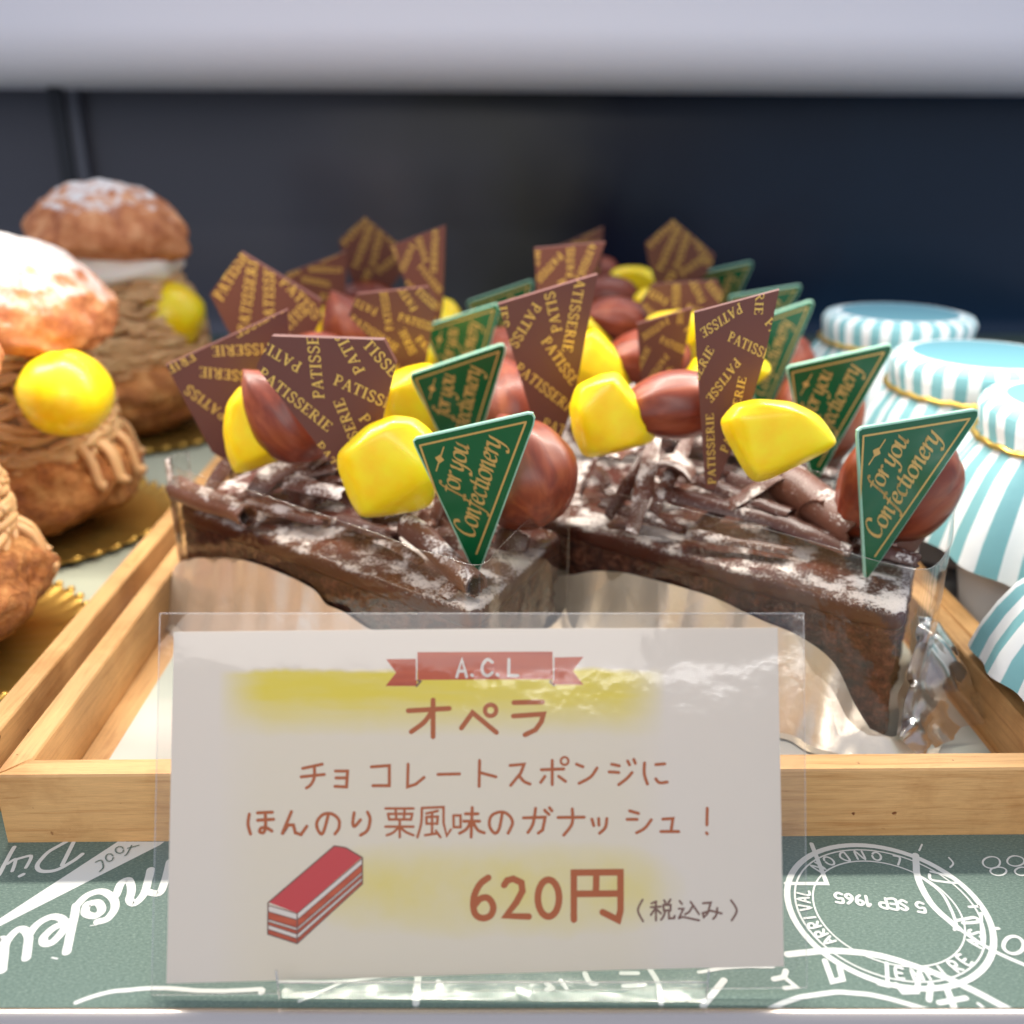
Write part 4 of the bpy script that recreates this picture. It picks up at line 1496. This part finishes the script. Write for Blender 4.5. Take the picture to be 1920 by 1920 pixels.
pick_l = pick_mesh()
pick_l.location = onz(893, 1080, 3.1)
pick_l.rotation_euler = (R(6), 0, R(-3))
tag(pick_l, 'green gold lettered pick in the cake bar nearest the price card, cream puff side', 'cake pick', 'green picks in the cake bars')
pick_r = pick_l.copy()
COL.objects.link(pick_r)
pick_r.location = onz(1624, 1088, 3.1)
pick_r.rotation_euler = (R(4), R(8), R(10))
pick_r.scale = (1.02, 1, 1.05)
tag(pick_r, 'green gold lettered pick in the cake bar nearest the price card, striped jar side', 'cake pick', 'green picks in the cake bars')

# ---- the rows behind
ORD = ['', 'second', 'third', 'fourth', 'fifth']
rnd = random.Random(5)
steps = {0: [(0, 0), (-.15, 5.35), (-.25, 10.6), (-.2, 15.9), (-.3, 21.2)], 1: [(0, 0), (.0, 5.3), (.0, 10.7), (.1, 16.0), (-.1, 21.3)]}
for col, (src, pk) in enumerate(((bar_l, pick_l), (bar_r, pick_r))):
    side = ('cream puff', 'striped jar')[col]
    for row in range(1, 4 + col):
        c = copy_tree(src)
        dx, dy = steps[col][row]
        c.location = src.location + Vector((dx, dy, 0))
        tag(c, 'chocolate cake bar %s from the price card on the %s side' % (ORD[row], side))
        for args in REAR.get((col, row), []):
            rear_plaque(c, *args)
        own = len(REAR.get((col, row), []))
        for k, ch in enumerate(list(c.children)):
            if ch.name.startswith('chocolate_plaque'):
                if ch.data.users > 1:                 # copied from the front bar: here the cake has its own
                    bpy.data.objects.remove(ch)
            elif 'chestnut' in ch.name:
                ch.rotation_euler = (ch.rotation_euler.x + rnd.uniform(-.4, .4), ch.rotation_euler.y + rnd.uniform(-.4, .4), ch.rotation_euler.z + rnd.uniform(-.5, .5))
                ch.location = ch.location + Vector((rnd.uniform(-.15, .15), rnd.uniform(-.15, .15), -.08))
        p = pk.copy()
        COL.objects.link(p)
        p.location = pk.location + Vector((dx + ((0, -.30, -.35, .75), (0, .45, .45, .9, 1.0))[col][row], dy, (.05, .15, .2, .1, .1)[row]))
        p.rotation_euler = (R(rnd.uniform(0, 10)), R(rnd.uniform(-5, 6)), R(rnd.uniform(-4, 10)))
        tag(p, 'green pick in the %s cake bar from the price card, %s side' % (ORD[row], side))


# ------------------------------------------------------------------ cream puffs on gold boards
def puff(loc, rz, label, seed, scale=1.0, lid_tilt=(0.0, 0.0), lid_off=(0, 0)):
    t = empty('cream_puff', loc, rz, label, 'cream puff', 'chestnut cream puffs')
    t.scale = (scale,) * 3
    r = random.Random(seed)

    def fn(v):
        k = 1 + .10 * noise.fractal(v * 1.6 + Vector((seed, 0, 0)), .8, 2.0, 4) + .03 * noise.noise(v * 6 + Vector((seed, 2, 0)))
        v = v * k
        return Vector((v.x * 3.35, v.y * 3.35, max(-1.55, v.z * 1.75) + 1.6))
    mb = MB()
    mb.add(*ico(5, fn))
    mb.build('choux_base', MT['choux'], t, angle=180)
    mb = MB()
    for i in range(210):
        ph = r.uniform(0, 2 * math.pi)
        z0 = 2.4 + 3.1 * r.random()
        pts = []
        span, tilt = r.uniform(.5, 1.7), r.uniform(-.7, .7)
        for k in range(11):
            s = k / 10 - .5
            z = z0 + tilt * s + .12 * math.sin(k * .9 + i)
            rad = 2.75 * math.sqrt(max(.08, 1 - ((z - 3.2) / 3.3) ** 2)) + .12 * math.sin(k + i * 2)
            a = ph + span * s
            pts.append((rad * math.cos(a), rad * math.sin(a), z))
        mb.tube(pts, .12, 6)
    for i in range(12):
        ph = r.uniform(0, 2 * math.pi)
        x, y = 3.0 * math.cos(ph), 3.0 * math.sin(ph)
        mb.tube(smooth_pts([(x * .85, y * .85, 2.9), (x * 1.05, y * 1.05, 2.5), (x * 1.13, y * 1.13, 1.9 - r.random() * .5), (x * 1.08 + .3, y * 1.1, 1.7)], 4), .14, 6)

    def core(v):
        return Vector((v.x * 2.6, v.y * 2.6, v.z * 2.6 + 3.2))
    mb.add(*ico(3, core))
    mb.build('chestnut_cream', MT['strand'], t, angle=180)

    def wh(v):
        k = 1 + .12 * noise.noise(v * 2 + Vector((seed, 5, 0)))
        return Vector((v.x * 2.35 * k + lid_off[0] * .6, v.y * 2.35 * k + lid_off[1] * .6, v.z * .85 * k + 5.85))
    mb = MB()
    mb.add(*ico(4, wh))
    mb.build('whipped_cream', MT['whip'], t, angle=180)

    def lid(v):
        k = 1 + .09 * noise.fractal(v * 1.5 + Vector((seed * 2, 0, 3)), .8, 2.0, 4) + .035 * noise.noise(v * 5)
        v = v * k
        return Vector((v.x * 3.2, v.y * 3.2, max(-.42, v.z * (1.75 if v.z > 0 else .9))))
    mb = MB()
    mb.add(*ico(5, lid))
    ob = mb.build('choux_lid', MT['choux_dusted' if seed == 14 else 'choux_sugar'], t, angle=180)
    if seed == 14:
        ob.scale = (.84, .84, 1.1)
    ob.location = (lid_off[0], lid_off[1], 6.75)
    ob.rotation_euler = (lid_tilt[0], lid_tilt[1], 0)
    return t


def puff_nut(t, at, rad):
    mb = MB()
    mb.add(*ico(4, lambda v: Vector((v.x * rad * (1 + .10 * noise.noise(v * 1.3 + at)), v.y * rad, v.z * rad * (.96 + .06 * noise.noise(v * 2.2 + at)) - .05 * rad * math.exp(-((v.x + .15 * v.z - .1) / .12) ** 2) * max(0, v.z)))))
    ob = mb.build('candied_chestnut', MT['yellow'], t, angle=180)
    ob.location = at
    return ob


def gold_board(loc, label, rad=3.9):
    prof = [(0, .05), (rad - .55, .05), (rad - .35, .12), (rad - .1, .22), (rad, .24), (rad, .20), (rad - .3, .04), (0, .0)]

    def mod(a, r, z, j):
        if 2 <= j <= 5:
            return r + .08 * math.cos(a * 44), z + (.05 * math.cos(a * 44) if j < 5 else 0)
        return r, z
    mb = MB()
    mb.lathe(prof, 264, 0, mod)
    for i in range(44):
        a = 2 * math.pi * i / 44
        vs, fs = ico(1, lambda v: Vector(((rad - .02) * math.cos(a) + v.x * .13, (rad - .02) * math.sin(a) + v.y * .13, .26 + v.z * .07)))
        mb.add(vs, fs)
    ob = mb.build('gold_board', MT['gold_card'], angle=180, loc=loc)
    tag(ob, label, 'cake board', 'gold scalloped boards under the cream puffs')


pz = .26
for (x, y, rz, lb, sd, sc, tilt, off, nut, blb) in (
        (-13.95, 20.0, .3, 'cream puff nearest the shelf edge, only its browned base showing', 4, .96, (0, 0), (0, 0), None, 'gold scalloped board under the puff nearest the shelf edge'),
        (-14.7, 28.1, 0, 'cream puff with heavily sugared lid and round yellow chestnut', 9, 1.0, (.06, .36), (.2, .0), (-.1, .0), 'gold scalloped board under the heavily sugared puff'),
        (-15.3, 39.0, 0, 'cream puff with white cream showing under its lightly dusted lid', 14, 1.08, (-.03, .12), (-.1, .0), (0, 0), 'gold scalloped board under the puff showing white cream')):
    gold_board((x, y, pz), blb, 4.15 * sc)
    t = puff((x, y, pz + .1), rz, lb, sd, sc, tilt, off)
    if sd == 9:
        puff_nut(t, Vector(ony(124, 738, 25.6)) - Vector((x, y, pz + .1)), 1.2)
    if sd == 14:
        puff_nut(t, (Vector(ony(318, 592, 38.4)) - Vector((x, y, pz + .1))) / sc, 1.25)


# ------------------------------------------------------------------ pudding jars under striped paper caps
def stripe_mat():
    m = Mat('striped_cap_paper', C(240, 242, 242), .6)
    g = m.n('TexGradient', gradient_type='RADIAL')
    m.l(m.obj(), g.inputs[0])
    st = m.math('FRACT', m.math('MULTIPLY', g.outputs['Fac'], 25.0))
    st = m.ramp(st, [(.46, 0.0), (.50, 1.0)])
    sep = m.n('SeparateXYZ')
    m.l(m.obj(), sep.inputs[0])
    rad = m.math('SQRT', m.math('ADD', m.math('MULTIPLY', sep.outputs['X'], sep.outputs['X']), m.math('MULTIPLY', sep.outputs['Y'], sep.outputs['Y'])))
    disc = m.ramp(m.math('MULTIPLY', rad, .25), [(.475, 1.0), (.478, 0.0)])
    ring = m.ramp(m.math('MULTIPLY', rad, .25), [(.500, 0.0), (.502, 1.0)])
    c = m.mix(st, C(238, 242, 242), C(128, 184, 190))
    c = m.mix(ring, C(236, 242, 242), c)
    c = m.mix(disc, c, C(92, 146, 160))
    m.col(c)
    m.bump(m.noise(2.2, 5, .6), .3, .06)
    return m.m


MT['stripe'] = stripe_mat()


def jar(loc, label, rz, src=None):
    t = empty('pudding_jar', loc, rz, label, 'jar', 'jars under striped paper caps')
    mb = MB()
    mb.lathe([(0, 0), (1.9, 0), (2.1, .08), (2.35, 1.5), (2.4, 3.4), (2.25, 4.5), (2.2, 5.4), (0, 5.42)], 48)
    mb.build('cup', MT['white_jar'], t)
    mb = MB()
    r0 = random.Random(int(loc[1] * 7))
    ph = r0.uniform(0, 6)

    def mod(a, r, z, j):
        if j <= 4:
            return r, z
        k = max(0, (j - 4) / 8)
        w = math.sin(a * 11 + ph + 1.5 * math.sin(a * 2)) * .6 + .5 * math.sin(a * 7 + ph * 2) + .8 * noise.noise(Vector((math.cos(a) * 2, math.sin(a) * 2, ph + z * .4)))
        return r + .15 * k * w, z + .16 * k * math.sin(a * 4 + ph)
    prof = [(.001, 5.62), (1.2, 5.62), (2.0, 5.6), (2.35, 5.52), (2.46, 5.35), (2.42, 5.0), (2.36, 4.75), (2.36, 4.6), (2.5, 4.4), (2.75, 4.0), (2.98, 3.4), (3.2, 2.7), (3.34, 2.05)]
    mb.lathe(prof, 120, 0, mod)
    mb.build('paper_cap', MT['stripe'], t, angle=180)
    mb = MB()
    pts = [(2.47 * math.cos(2 * math.pi * i / 160), 2.47 * math.sin(2 * math.pi * i / 160), 4.68 + .02 * math.sin(i)) for i in range(161)]
    mb.tube(pts, [.07 + .02 * (i % 2) for i in range(161)], 6)
    mb.build('gold_cord', MT['cord'], t, angle=180)
    return t


jar((13.0, 33.3, .26), 'striped pudding jar farthest from the shelf edge', .0)
jar((12.9, 26.6, .26), 'striped pudding jar third from the shelf edge', .5)
jar((13.2, 21.6, .26), 'striped pudding jar with gold cord in view, beside the front green pick', .9)
jar((12.45, 16.3, .26), 'striped pudding jar nearest the shelf edge, only its cap skirt showing', .2).scale = (1, 1, .74)
